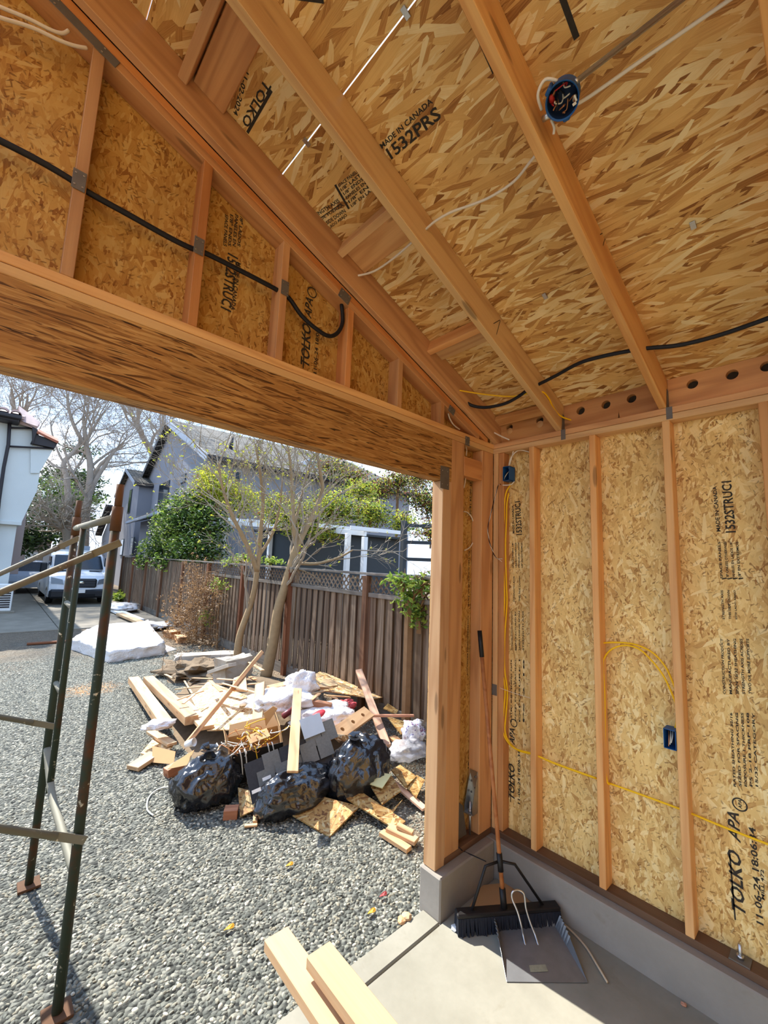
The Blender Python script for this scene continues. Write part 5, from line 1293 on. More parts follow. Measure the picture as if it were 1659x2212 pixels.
# open carton with cable scraps
def carton():
    T = empty('open_carton', PM(560, 1640, .05), 'open black and brown carton full of wire scraps', 'carton')
    c = PM(552, 1598, .36); m = frame(c, PM(610, 1585, .30) - PM(500, 1610, .30), z=(-.15, -.75, .55)) 
    m = frame(c, PM(604, 1580, .36) - PM(498, 1606, .36), z=(.05, -.25, .95)); w, d, h = .46, .26, .30
    def face(nm, pts, mat): V = [m @ Vector(p) for p in pts]; return poly_wall(nm, V, (V[1] - V[0]).cross(V[2] - V[0]), .004, mat, T)
    face('front_side', [(-w / 2, -d / 2, -h), (w / 2, -d / 2, -h), (w / 2, -d / 2, 0), (-w / 2, -d / 2, 0)], CARD_K)
    face('back_side', [(-w / 2, d / 2, -h), (w / 2, d / 2, -h), (w / 2, d / 2, 0), (-w / 2, d / 2, 0)], CARD)
    face('end_side', [(-w / 2, -d / 2, -h), (-w / 2, d / 2, -h), (-w / 2, d / 2, 0), (-w / 2, -d / 2, 0)], CARD)
    face('end_side', [(w / 2, -d / 2, -h), (w / 2, d / 2, -h), (w / 2, d / 2, 0), (w / 2, -d / 2, 0)], CARD)
    face('bottom', [(-w / 2, -d / 2, -h * .5), (w / 2, -d / 2, -h * .5), (w / 2, d / 2, -h * .5), (-w / 2, d / 2, -h * .5)], CARD)
    face('flap', [(-w / 2, -d / 2, 0), (-w / 2, d / 2, 0), (-w / 2 - .04, d / 2 - .02, .13), (-w / 2 - .03, -d / 2 + .02, .12)], CARD)
    face('flap', [(w / 2, -d / 2, 0), (w / 2, d / 2, 0), (w / 2 - .03, d / 2, .17), (w / 2 - .02, -d / 2 + .03, .15)], CARD)
    face('flap', [(-w / 2, d / 2, 0), (w / 2, d / 2, 0), (w / 2 - .02, d / 2 + .1, .06), (-w / 2 + .02, d / 2 + .1, .06)], CARD)
    rr = random.Random(8); YEL = m_plain('yellow_cable_sheath', lin(214, 168, 40), .5); WHT = m_plain('white_cable_sheath', lin(224, 222, 212), .5); COP = m_plain('bare_copper', lin(190, 120, 70), .4, .6)
    for i in range(26):
        p = Vector((rr.uniform(-w * .42, w * .3), rr.uniform(-d * .4, d * .4), -.06)); pts = [m @ p]
        for k in range(4): p = p + Vector((rr.gauss(0, .06), rr.gauss(-.01, .06), rr.gauss(.045, .03))); p.z = max(-.08, min(.1, p.z)); pts.append(m @ p)
        mt = (YEL, WHT, COP)[rr.choice((0, 0, 1, 2, 2))]
        tag(tube('cable_scrap', pts, .0045 if mt is not COP else .003, mt, None, 6, 4), {'y': 'curled yellow cable scrap in the open carton', 'w': 'curled white cable scrap in the open carton', 'b': 'curled bare copper wire scrap in the open carton'}[mt.name[0]], 'cable scrap', 'cable scraps in the carton')
    for i, (x, L) in enumerate(((-.15, .2), (-.11, .28), (-.02, .1), (.09, .14), (.13, .13))):
        pts = [m @ Vector((x, -d / 2 + .04, .0)), m @ Vector((x, -d / 2 - .02, .025)), m @ Vector((x + .01, -d / 2 - .035, -.04)), m @ Vector((x + .015, -d / 2 - .05, -L))]
        mt = YEL if i == 2 else WHT
        tag(tube('cable_scrap', pts, .0055, mt, None, 6, 4), 'white cable end hanging over the carton rim' if mt is WHT else 'yellow cable end hanging over the carton rim', 'cable scrap', 'cable ends over the carton rim')
carton()
panel([(532, 1590), (576, 1572), (584, 1590), (540, 1606)], [.44, .44, .42, .42], .004, CARD, 'folded brown cardboard sheet standing in the carton', 'cardboard', 'cardboard_sheet')
panel([(330, 1612), (378, 1622), (376, 1652), (328, 1646)], [.12, .14, .05, .04], .005, CARD, 'curled grey brown cardboard sheet on the pointed board', 'cardboard', 'cardboard_sheet')
panel([(376, 1646), (420, 1620), (404, 1652), (362, 1662)], [.14, .2, .13, .1], .005, CARD, 'bent cardboard flap against the leftmost bag', 'cardboard', 'cardboard_sheet')
panel([(574, 1570), (600, 1530), (590, 1526), (570, 1540)], [.40, .55, .58, .52], .005, CARD, 'upright brown cardboard flap behind the carton', 'cardboard', 'cardboard_sheet')
# shingles: pack of overlapping tabs
SH_K = m_plain('asphalt_shingle_dark', lin(58, 58, 60), .95, 0, .3, 60); SH_L = m_plain('asphalt_shingle_grey', lin(108, 108, 104), .95, 0, .25, 60)
def shingles():
    o_ = PM(553, 1733, .08); u = (PM(706, 1664, .20) - o_).normalized(); v = (PM(502, 1682, .24) - o_).normalized(); n = u.cross(v).normalized(); v = n.cross(u).normalized()
    if n.z < 0: n = -n
    rr = random.Random(5)
    def tabs(rows, cols, off, mats, lab):
        for r_ in range(rows):
            for c_ in range(cols):
                p = o_ + u * (off[0] + c_ * .155 + (r_ % 2) * .07) + v * (off[1] + r_ * .115) + n * (.004 + .005 * (rows - r_) + off[2])
                w = .15 + rr.uniform(-.02, 0); h = .17
                tag(quad_slab('shingle', [p, p + u * w, p + u * w + v * h - n * .012, p + v * h - n * .012], .005, mats[rr.randrange(len(mats))], n=n), lab, 'shingle', lab + ' set')
    tag(quad_slab('shingle_backing', [o_ - u * .03 - v * .02, o_ + u * .70 - v * .02, o_ + u * .70 + v * .30, o_ - u * .03 + v * .30], .012, SH_K, n=n), 'dark stiff sheet under the loose shingles', 'shingle sheet')
    tabs(2, 3, (.05, .03, .0), (SH_K, SH_K, SH_L), 'dark asphalt shingle tab on the stiff sheet')
    tabs(2, 2, (.44, .10, .012), (SH_L,), 'lighter grey asphalt shingle tab beside the bleached board')
    for p in ((545, 1716), (568, 1688), (660, 1640)):
        c = PM(*p, .22); tag(quad_slab('paper_tag', [c, c + u * .07, c + u * .07 + v * .025, c + v * .025], .002, WHITE, n=n), 'small white paper strip on the shingles', 'paper strip', 'paper strips on shingles')
    c = o_ + u * .50 + v * .30 + n * .03
    P = tag(quad_slab('printed_sheet', [c, c + u * .2, c + u * .2 + v * .17, c + v * .17], .003, m_plain('grey_print_paper', lin(178, 190, 200), .7), n=n), 'pale blue grey printed sheet above the shingles', 'paper sheet')
shingles()
# crumpled plastics
def m_film(name, col, alpha, rough=.15):
    t = NT(name); f = t.noise(t.obj, 12, 4, .6, 1.5); t.bump(f, .7, .03); t.b.inputs['Alpha'].default_value = alpha; t.b.inputs['Specular IOR Level'].default_value = .6; return t.done(col, rough)
FILM = m_film('white_plastic_film', lin(226, 220, 216), .93, .3); CLEAR = m_film('clear_plastic_film', lin(206, 204, 204), .5, .12)
def crumple(px, off, r, mat, label, cat, seed, name, lump=1.0):
    c = PM(*px, off); bm = bmesh.new(); bmesh.ops.create_icosphere(bm, subdivisions=4, radius=1.0); s = Vector((seed * 2.3, seed, 0))
    for v in bm.verts:
        d = v.co.normalized(); k = 1 + lump * (.3 * mnoise.noise(d * 2 + s) + .25 * abs(mnoise.noise(d * 5 + s)) - .2 * abs(mnoise.noise(d * 9 + s))); v.co = Vector((d.x * r[0], d.y * r[1], d.z * r[2])) * k
        if v.co.z < -r[2] * .5: v.co.z = -r[2] * .5
    return tag(bm_obj(name, bm, mat, None, True, Matrix.Translation(c)), label, cat)
crumple((650, 1480), .34, (.2, .16, .16), FILM, 'puffed white plastic sheeting at the back of the heap', 'plastic sheeting', 1, 'plastic_sheeting')
crumple((606, 1512), .30, (.36, .3, .12), FILM, 'pinkish white insulation wrap spread behind the carton', 'plastic sheeting', 2, 'insulation_wrap')
crumple((700, 1545), .24, (.36, .26, .1), FILM, 'white insulation wool beside the drilled block', 'insulation', 3, 'insulation_wool')
crumple((745, 1525), .26, (.14, .1, .06), m_film('red_mesh', lin(190, 70, 74), 1.0, .5), 'red and white crumpled mesh bag', 'mesh bag', 4, 'mesh_bag')
def m_stripe():
    t = NT('blue_print_film'); f = t.noise(t.obj, 14, 2, .5, 2.0); c = t.ramp(f, [(.45, lin(228, 226, 228)), (.56, lin(228, 226, 228)), (.6, lin(70, 76, 150)), (.68, lin(196, 120, 110)), (.74, lin(226, 224, 226))]); t.bump(t.noise(t.obj, 18, 4), .7, .03); return t.done(c, .2)
crumple((892, 1582), .22, (.13, .12, .12), m_stripe(), 'crumpled wrapper with blue print beside the post', 'wrapper', 5, 'printed_wrapper')
crumple((880, 1622), .12, (.22, .16, .1), CLEAR, 'clear plastic sheeting bunched beside the post', 'plastic sheeting', 6, 'clear_sheeting')
crumple((345, 1565), .24, (.16, .1, .05), FILM, 'white crumpled plastic on the outermost timber', 'plastic sheeting', 7, 'plastic_scrap')
a, b = seg((610, 1548), .4, (640, 1528), .42); T = tag(tube('caulk_tube', [a, a.lerp(b, .06), b], [.012, .03, .03], m_plain('maroon_tube', lin(116, 50, 52), .4), None, 14), 'maroon caulking tube lying on the insulation wrap', 'tube')
_c = PM(688, 1543, .4); o = lathe('plastic_disc', [(0, .012), (.05, .010), (.055, 0), (.05, -.012), (0, -.012)], m_plain('red_plastic', lin(206, 52, 60), .4), None, 22, Matrix.Translation(_c) @ Euler((.25, -.3, 0)).to_matrix().to_4x4() @ Matrix.Diagonal((1.5, .8, 1, 1))); tag(o, 'round red plastic disc on the insulation wool', 'plastic disc')
# paper cups / misc white scraps
for px, lab in (((402, 1608), 'white paper cup beside the leaning stick base'), ((520, 1520), 'white foam scrap on the bleached sheet')):
    c = PM(*px, .26); tag(lathe('paper_cup', [(0, 0), (.028, 0), (.038, .09), (.036, .09), (.027, .006)], WHITE, None, 16, Matrix.Translation(c) @ Euler((1.2, .3, .5)).to_matrix().to_4x4()), lab, 'cup')
# broken concrete and stones near the tree
def rock(px, py, off, r, label, seed, mat, name='concrete_chunk', rz=0.0, sub=3, cat='concrete chunk', z=None):
    c = PM(px, py, off) if z is None else PZ(px, py, z); bm = bmesh.new(); bmesh.ops.create_cube(bm, size=2.0); bmesh.ops.subdivide_edges(bm, edges=bm.edges[:], cuts=6, use_grid_fill=True); s = Vector((seed * 1.3, seed * 2.1, 0))
    for v in bm.verts:
        d = v.co.copy(); k = 1 + .16 * mnoise.noise(d * 1.4 + s) + .06 * mnoise.noise(d * 5 + s); v.co = Vector((d.x * r[0], d.y * r[1], d.z * r[2])) * k
    return tag(bm_obj(name, bm, mat, None, False, Matrix.Translation(c) @ Matrix.Rotation(rz, 4, 'Z')), label, cat)
RUBBLE = m_concrete('broken_concrete', lin(156, 146, 130), lin(186, 178, 164))
rock(450, 1424, .16, (.55, .16, .11), 'long broken concrete kerb lying near the sapling', 1, RUBBLE, rz=-.35)
rock(505, 1444, .2, (.26, .12, .17), 'upright broken concrete slab behind the laths', 2, RUBBLE, rz=.3)
a, b = seg((456, 1452), .2, (502, 1436), .36); stick('concrete_fragment', a, b, .12, .05, RUBBLE, 'flat grey concrete piece leaning beside the broken slab', 'concrete chunk')
rock(372, 1370, .08, (.13, .2, .09), 'tan wooden box shaped block near the fence', 4, W_SCRAP, 'wood_block', .2, cat='wood block')
rock(392, 1380, .07, (.12, .22, .07), 'tan rough wood block beside the other block near fence', 5, W_SCRAP, 'wood_block', -.1, cat='wood block')
# soil clods and roots
def clods():
    rr = random.Random(2); V = []; F = []; tips = []
    T = empty('root_soil_heap', PM(415, 1450, 0), 'dug up heap of clods and roots beside the broken concrete', 'soil heap')
    bm = bmesh.new(); bmesh.ops.create_icosphere(bm, subdivisions=4, radius=1)
    for v in bm.verts:
        d = v.co.normalized(); k = 1 + .5 * mnoise.noise(d * 3) + .25 * mnoise.noise(d * 8); v.co = Vector((d.x * .55, d.y * .75, max(-.05, d.z * .2))) * k
    c = PM(430, 1452, .03); bm_obj('clods', bm, DIRT, T, False, Matrix.Translation(c))
    for i in range(30): branch_tree(rr, c + Vector((rr.gauss(0, .3), rr.gauss(0, .4), .1)), (rr.gauss(0, 1), rr.gauss(0, 1), rr.random()), .25, .006, 1, V, F, tips, .8, 2, .5, 0, 4)
    tag(mesh_obj('roots', V, F, TWIG_B, T), kind='stuff')
clods()
# wire loop on the gravel
tag(tube('wire_loop', [PZ(*p, GZ + .012) for p in ((332, 1762), (318, 1748), (322, 1722), (345, 1704), (380, 1700), (402, 1708), (400, 1722), (385, 1738), (376, 1748))], .006, m_plain('pale_wire', lin(206, 204, 190), .5), None, 6, 6), 'loose loop of pale wire lying on the gravel', 'wire')
# plastic wrapped stack and lumber farther up the yard
def wrapped_stack():
    T = empty('wrapped_stack', (2.3, 11.4, GZ), 'flat white plastic wrapped stack lying on the ground near the driveway', 'wrapped stack')
    cs = [PZ(150, 1402, GZ), PZ(234, 1432, GZ), PZ(355, 1414, GZ), PZ(318, 1358, GZ), PZ(205, 1368, GZ)]
    ctr = sum(cs, Vector()) / 5; n = 60; V = []; F = []; rings = 14
    for r_ in range(rings + 1):
        f = r_ / rings
        for k in range(n):
            t = k / n * 5; i = int(t); p = cs[i % 5].lerp(cs[(i + 1) % 5], t - i); p = ctr.lerp(p, 1.0 if f < .35 else (1 - f) / .65)
            h = .22 * min(1, f / .3) ; h = h * (1 if r_ else .02)
            nz = .05 * mnoise.noise(Vector((p.x * 3, p.y * 3, 1))) + .03 * mnoise.noise(Vector((p.x * 11, p.y * 11, 4)))
            bulge = 1 + (.05 * mnoise.noise(Vector((k * .7, r_ * .6, 3))) if f < .4 else 0); q2 = ctr + (p - ctr) * bulge
            V.append((q2.x, q2.y, GZ + max(0.003, h + nz * min(1, f * 3))))
    for r_ in range(rings):
        for k in range(n): a = r_ * n + k; b = r_ * n + (k + 1) % n; F.append((a, b, b + n, a + n))
    mesh_obj('wrapping', V, F, FILM, T, True)
    fl = PZ(352, 1412, GZ)
    quad_slab('loose_flap', [fl, fl + Vector((.35, .25, .03)), fl + Vector((.2, .7, .06)), fl + Vector((-.1, .5, .08))], .01, CLEAR, T)
wrapped_stack()
for i, (p0, p1, w, lab) in enumerate((((258, 1326), (322, 1352), .2, 'long pale plank beside the plastic wrapped stack'), ((248, 1318), (300, 1340), .3, 'wide white wrapped plank behind the pale plank'), ((330, 1358), (360, 1350), .15, 'short weathered plank at the fence foot near the stack'), ((300, 1336), (336, 1346), .12, 'narrow grey plank between the pale plank and fence'))):
    stick('plank', PZ(*p0, GZ + .12 - .02 * i), PZ(*p1, GZ + .12 - .02 * i), w, .07, (W_PALE, WHITE, W_GREY, W_GREY)[i], lab, 'plank')
stick('weathered_board', PZ(58, 1391, GZ + .03), PZ(158, 1384, GZ + .03), .12, .04, W_POST, 'weathered brown board lying in the house shadow', 'board')
crumple((262, 1312), .16, (.5, .8, .16), FILM, 'heap of bright white plastic film beside the planks', 'plastic sheeting', 9, 'plastic_heap')
crumple((330, 1350), .1, (.45, .5, .08), FILM, 'low spread of plastic film at the stack end', 'plastic sheeting', 10, 'plastic_spread')

# fallen leaves on the gravel
_LV = m_plain('fallen_yellow_leaf', lin(206, 156, 48), .7)
for px, py, lab in ((625, 1867, 'yellow fallen leaf on the gravel between heap and slab'), (495, 2003, 'yellow fallen leaf on the gravel near the stud board ends'), (803, 1968, 'yellow fallen leaf on the gravel close to the slab edge'), (828, 1932, 'reddish fallen leaf on the gravel near the curb end')):
    c = PZ(px, py, GZ + .022); r = .022; V = [c + Vector((r * 1.4 * math.cos(a), r * .6 * math.sin(a), .006 * math.sin(2 * a))) for a in [k * math.pi / 5 for k in range(10)]]
    o = mesh_obj('fallen_leaf', V, [tuple(range(10))], _LV if 'yellow' in lab else m_plain('fallen_red_leaf', lin(150, 60, 60), .7)); o.modifiers.new('t', 'SOLIDIFY').thickness = .002; tag(o, lab, 'leaf')

# =================================================================== inside: wiring, hardware, tools
BLUE = m_plain('blue_box_plastic', lin(28, 84, 142), .45, 0, .08); BLUE_D = m_plain('dark_box_inside', lin(14, 34, 62), .6)
YELW = m_plain('yellow_cable', lin(244, 192, 8), .45, 0, .06); WHTW = m_plain('white_cable', lin(226, 216, 196), .45, 0, .06); BLKW = m_plain('black_cable', lin(26, 26, 30), .5, 0, .1); REDW = m_plain('red_wire', lin(176, 40, 36), .45); COPW = m_plain('copper_wire', lin(196, 130, 84), .35, .5)
NWALL = (-1, 0, 0)
def lead(A, B_, n=9): A = Vector(A); return [A.lerp(B_, 1 - (1 - i / n) ** 2) for i in range(n)]
def cable(name, pts, r, mat, label, sub=6, cat='cable', n=8): return tag(tube(name, pts, r, mat, None, n, sub), label, cat)
XC = 2.735
# yellow cables on the right wall
vert = [(1104, 1045), (1094, 1062), (1090, 1085), (1089, 1120), (1087, 1180), (1089, 1260), (1090, 1300), (1085, 1380), (1085, 1440), (1091, 1490), (1088, 1540), (1086, 1575), (1095, 1600), (1115, 1618), (1150, 1628)]
cable('yellow_cable', [PX(*p, XC) for p in vert] + [PX(1200, 1649, 2.76), PX(1288, 1681, 2.76)], .0055, YELW, 'yellow cable running down the corner and along the wall between studs')
cable('yellow_cable', [PX(p[0] + 5, p[1] + 3, XC + .008) for p in vert[1:]] + [PX(1205, 1652, 2.768), PX(1300, 1686, 2.768), PX(1316, 1692, 2.768), PX(1400, 1722, 2.768), PX(1480, 1752, 2.768), PX(1560, 1785, 2.768), PX(1680, 1832, 2.768)], .0055, YELW, 'yellow cable paired with the corner one and continuing past the last stud')
cable('yellow_cable', [PX(*p, 2.765) for p in ((1290, 1394), (1302, 1389), (1340, 1388), (1375, 1393), (1410, 1410), (1436, 1438), (1450, 1466), (1462, 1500), (1466, 1540), (1458, 1575))], .005, YELW, 'yellow cable arching high between the middle studs')
cable('yellow_cable', [PX(*p, 2.758) for p in ((1318, 1694), (1312, 1690), (1308, 1660), (1307, 1600), (1306, 1500), (1303, 1440), (1306, 1420), (1322, 1402), (1350, 1394), (1380, 1402), (1405, 1424), (1430, 1455), (1448, 1490), (1462, 1530), (1460, 1572))], .005, YELW, 'yellow cable rising along the middle stud and arching to the outlet box')
# square blue boxes
def wall_box(y0, y1, z0, z1, xf, dep, label, mud=True):
    T = empty('blue_wall_box', (xf, (y0 + y1) / 2, z0), label, 'electrical box'); t = .003; xb = xf + dep
    box('box_side', (xf, y0, z0), (xb, y0 + t, z1), BLUE, T); box('box_side', (xf, y1 - t, z0), (xb, y1, z1), BLUE, T)
    box('box_top', (xf, y0, z1 - t), (xb, y1, z1), BLUE, T); box('box_bottom', (xf, y0, z0), (xb, y1, z0 + t), BLUE, T); box('box_back', (xb - t, y0, z0), (xb, y1, z1), BLUE_D, T)
    return T
wall_box(1.615, 1.668, 2.655, 2.762, 2.698, .08, 'blue plastic wall box high in the corner beside the top plate')
for k, (m_, off) in enumerate(((WHTW, 0), (BLKW, .012))):
    cable('box_wire', [Vector((2.76, 1.64 + off, 2.74)), Vector((2.715, 1.638 + off, 2.715)), Vector((2.70, 1.652, 2.68)), Vector((2.705, 1.655, 2.665))], .0022, m_, ('white' if k == 0 else 'black') + ' wire end curled inside the corner wall box', 5, 'wire')
cable('white_cable', [PX(1100, 1012, 2.73), PX(1100, 1000, 2.73), PX(1106, 985, 2.73), PX(1120, 973, 2.74), PX(1138, 975, 2.75), PX(1150, 980, 2.755)], .004, WHTW, 'white cable from the corner box arching to the first stud')
cable('white_cable', [PX(1101, 1004, 2.735), PX(1105, 990, 2.735), PX(1109, 974, 2.735)], .004, WHTW, 'short white cable rising from corner box to plate')
cable('white_cable', [PX(1086, 1048, 2.70), PX(1096, 1048, 2.705), PX(1105, 1046, 2.715), PX(1111, 1040, 2.73)], .004, WHTW, 'white cable jacket end hanging under the corner box')
def twisted():
    T = empty('twisted_wires', PX(1055, 1150, 2.69), 'twisted black and white wires hanging from the corner box', 'wire')
    path = smooth_path([PY(*p, 1.70) for p in ((1087, 1048), (1080, 1046), (1075, 1052), (1068, 1080), (1060, 1110), (1054, 1140), (1056, 1165), (1062, 1185), (1070, 1203), (1076, 1207))], 8)
    for i, mt in enumerate((BLKW, m_plain('brown_wire', lin(60, 34, 28), .5), WHTW)):
        pts = []
        for k, p in enumerate(path):
            a = k * .55 + i * 2.09; pts.append(p + Vector((math.cos(a) * .0022, math.cos(a) * .001, 0)) + Vector((0, math.sin(a) * .0022, 0)))
        tube('strand', pts, .0022, mt, T, 6)
    e = path[-1]
    tube('bare_end', [e, e + Vector((0, -.03, -.02))], .002, WHTW, T, 6); tube('bare_end', [e, e + Vector((0, -.035, 0))], .002, WHTW, T, 6)
twisted()
wall_box(.652, .708, 1.108, 1.206, 2.706, .075, 'blue outlet box nailed to the third stud with white wires inside')
for k in range(3):
    cable('box_wire', [Vector((2.77, .68 + .01 * k, 1.19)), Vector((2.73, .672 + .008 * k, 1.17)), Vector((2.712, .675 + .006 * k, 1.14 - .01 * k))], .0022, WHTW if k < 2 else COPW, ('white wire end folded inside the outlet box', 'second white wire end bent behind the first in the outlet box')[k] if k < 2 else 'bare copper wire end inside the outlet box', 5, 'wire')
# white cable loops on the front return wall
cable('white_cable', [PY(*p, 1.835) for p in ((1002, 1105), (1010, 1107), (1019, 1118), (1025, 1140), (1024, 1165), (1015, 1182), (1003, 1189))], .0045, WHTW, 'white cable looping out of the king post over the panel')
cable('white_cable', [PY(*p, 1.80) for p in ((1005, 962), (1008, 972), (1007, 985))], .004, WHTW, 'short white cable above the block beside king post')
cable('white_cable', [PY(*p, 1.80) for p in ((1006, 1030), (1004, 1045), (1002, 1054))], .004, WHTW, 'short white cable below the block beside king post')
cable('white_cable', [PY(*p, 1.79) for p in ((968, 893), (972, 905), (980, 918), (993, 928))], .005, WHTW, 'white cable dropping from raked plate to top plate')
cable('white_cable', [PX(*p, 2.66) for p in ((1052, 925), (1065, 933), (1082, 942), (1100, 950))], .005, WHTW, 'white cable end lying behind the first rafter foot')
cable('white_thread', [PX(1080, 1486, 2.705), PX(1110, 1497, 2.74), PX(1146, 1508, 2.75)], .0015, WHTW, 'thin white string stretched from corner to first stud', 4, 'string')
# gable wiring
yg = Y_IN + .03
cable('black_cable', lead((-3.0, yg, 3.02), PY(0, 304, yg)) + [PY(*p, yg) for p in ( (0, 304), (80, 345), (150, 386), (190, 415), (280, 465), (360, 510), (410, 535), (440, 545), (520, 585), (598, 626), (625, 645), (650, 680), (680, 708), (710, 726), (730, 718), (740, 695), (738, 658))], .011, BLKW, 'thick black cable running through the gable studs and looping up', 5)
cable('white_cable', lead((-2.2, yg - .01, 3.45), PY(0, 15, yg - .01)) + [PY(*p, yg - .01) for p in ( (0, 15), (60, 40), (110, 65), (135, 72), (148, 66))], .006, WHTW, 'upper pale cable sagging across the gable top', 5)
cable('white_cable', lead((-2.2, yg - .01, 3.40), PY(0, 38, yg - .01)) + [PY(*p, yg - .01) for p in ( (0, 38), (70, 60), (130, 88), (165, 100), (188, 104))], .006, WHTW, 'lower pale cable sagging across the gable top', 5)
# roof cables
cable('black_cable', [PR(*p, d) for p, d in (((990, 845), .10), ((1000, 862), .12), ((1020, 876), .14), ((1050, 880), .15), ((1090, 872), .14), ((1118, 858), .12), ((1140, 842), .10), ((1160, 832), .09), ((1200, 812), .085), ((1250, 785), .085), ((1300, 770), .09), ((1365, 757), .09), ((1400, 752), .09), ((1470, 745), .085), ((1560, 722), .08), ((1680, 680), .08))], .011, BLKW, 'thick black cable threaded through the rafters above the wall', 5)
cable('yellow_cable', [PR(*p, .11) for p in ((985, 842), (1040, 851), (1090, 856), (1120, 855), (1138, 850), (1170, 846), (1185, 860), (1195, 880), (1210, 898), (1235, 908), (1258, 914))], .005, YELW, 'yellow cable passing the second rafter down to the top plate', 5)
cable('white_cable', [PR(*p, .09) for p in ((750, 596), (775, 595), (810, 585), (850, 558), (888, 525), (917, 498), (940, 478), (975, 458), (1020, 442), (1060, 425), (1110, 392), (1145, 350), (1163, 328))], .0055, WHTW, 'white cable strung through the second rafter to the third', 5)
# round ceiling box on the bar between rafters
def ceiling_box():
    # hangs from a bar; open mouth faces down into the room
    c = PR(1214, 219, .19); T = empty('round_ceiling_box', c, 'round blue ceiling box full of wires beside the third rafter', 'electrical box')
    n = Vector((-.42, -.04, -.9)).normalized()
    m = frame(c, (0, 1, 0), z=-n); r = .051; h = .055
    lathe('shell', [(0, h), (r * .93, h), (r * .96, h - .004), (r, 0), (r * 1.03, 0), (r * 1.03, .003), (r - .003, .003), (r * .9, h - .006), (0, h - .006)], BLUE, T, 28, m)
    lathe('inside', [(0, h - .008), (r * .88, h - .008), (r - .005, .004)], BLUE_D, T, 28, m)
    for a in (1.0, -1.4): box_m = m @ Matrix.Rotation(a, 4, 'Z') @ Matrix.Translation((r + .003, 0, .03)); link('screw_lug', box_mesh(.012, .022, .05, .003), box_m, T, BLUE)
    lug = m @ Matrix.Translation((-.028, -.03, .004)); link('screw_tab', box_mesh(.012, .008, .003, .001), lug, T, WHTW)
    lug = m @ Matrix.Translation((-.036, -.018, .004)); link('screw_tab', box_mesh(.006, .018, .003, .001), lug, T, WHTW)
    rr = random.Random(6)
    for i in range(12):
        p = Vector((rr.gauss(.006, .014), rr.gauss(.004, .014), .04)); pts = [m @ p]
        for k in range(3): p = p + Vector((rr.gauss(0, .012), rr.gauss(0, .012), -.010)); p.x = max(-.035, min(.035, p.x)); p.y = max(-.035, min(.035, p.y)); pts.append(m @ p)
        tube('wire', pts, .0022, (COPW, WHTW, BLKW, REDW, COPW)[i % 5], T, 6, 5)
    lathe('red_wire_nut', [(0, -.02), (.006, -.018), (.010, 0), (0, 0)], REDW, T, 12, m @ Matrix.Translation((.030, .018, .02)) @ Euler((.9, .4, 0)).to_matrix().to_4x4())
    bx = [c + Vector((0, .06, .02)), c + Vector((0, -.72, .02))]
    a = PR(1250, 172, .12); b = PR(1470, 0, .12)
    tag(tube('hanger_bar', [c + Vector((.0, -.045, .03)), a, b + (b - a) * .35], .009, METAL, None, 10), 'shiny steel hanger bar leading from the round ceiling box', 'steel bar')
    tag(tube('hanger_clamp', [c + Vector((.02, .05, .01)), c + Vector((.02, .075, .015))], .010, METAL, None, 8), 'small bright steel clamp between round box and rafter', 'clamp')
    a = PR(1252, 222, .10); b = PR(1575, 0, .10)
    cable('white_cable', [c + Vector((.03, -.03, .02)), a, a.lerp(b, .5), b + (b - a) * .2], .006, WHTW, 'white cable running from round ceiling box across the roof panels', 4)
    cable('white_cable', [c + Vector((-.03, .0, .05)), c + Vector((-.055, .03, .06)), c + Vector((-.045, .06, .04)), c + Vector((.0, .07, .03))], .005, WHTW, 'white cable loop bent around the round ceiling box', 5)
    cable('white_cable', [PR(1190, 258, .17), PR(1197, 275, .175), PR(1196, 290, .18)], .0045, WHTW, 'short white cable tail hanging below the round ceiling box', 4)
ceiling_box()
# panel clips at the sheathing joints
for px, py in ((662, 308), (876, 28), (1497, 487), (1177, 640), (967, 735), (312, 55)):
    c = PR(px, py, .004); link('panel_clip', box_mesh(.035, .02, .004, .001), frame(c, (1, 0, -SLOPE), z=(SLOPE, 0, 1)), RF_, METAL)
# nail plates, straps and hangers (parts of the framing)
def plate_y(px, py, w, h, parent, y=Y_IN - .001, mat=METAL_D, rot=0.0):
    c = PY(px, py, y - .0015); o = link('nail_plate', box_mesh(w, h, .002, .0005), frame(c, (math.cos(rot), 0, math.sin(rot)), z=(0, -1, 0)), parent, mat)
    for sx in (-.3, .3):
        for sy in (-.3, .3): link('nail_head', box_mesh(.006, .006, .002), frame(c + Vector((sx * w * math.cos(rot) - sy * h * math.sin(rot), -.0015, sx * w * math.sin(rot) + sy * h * math.cos(rot))), (1, 0, 0), z=(0, -1, 0)), o, METAL)
plate_y(171, 389, .04, .075, WF); plate_y(430, 531, .04, .075, WF); plate_y(616, 622, .04, .075, WF)
plate_y(174, 58, .26, .038, WF, rot=-math.atan(SLOPE)); plate_y(745, 640, .075, .06, WF, rot=-math.atan(SLOPE)); plate_y(976, 886, .065, .05, WF, rot=-math.atan(SLOPE))
plate_y(1010, 953, .05, .065, WF); plate_y(961, 1032, .09, .15, WF)
c = PX(1068, 1490, 2.709); link('nail_plate', box_mesh(.04, .075, .002, .0005), frame(c, (0, 1, 0), z=(-1, 0, 0)), WR, METAL_D)
for yh in (1.2295, .624):
    T = link('rafter_tie', box_mesh(.03, .07, .0015), frame((X_IN - .0015, yh - .012, 2.918), (0, 1, 0), z=(-1, 0, 0)), WR, METAL_D)
    quad_slab('tie_wing', [(X_IN + .0, yh - .003, 2.95), (X_IN + .06, yh - .003, 2.965), (X_IN + .05, yh - .003, 3.06), (X_IN + .02, yh - .003, 3.07)], .0015, METAL_D, T, n=(0, -1, .01))
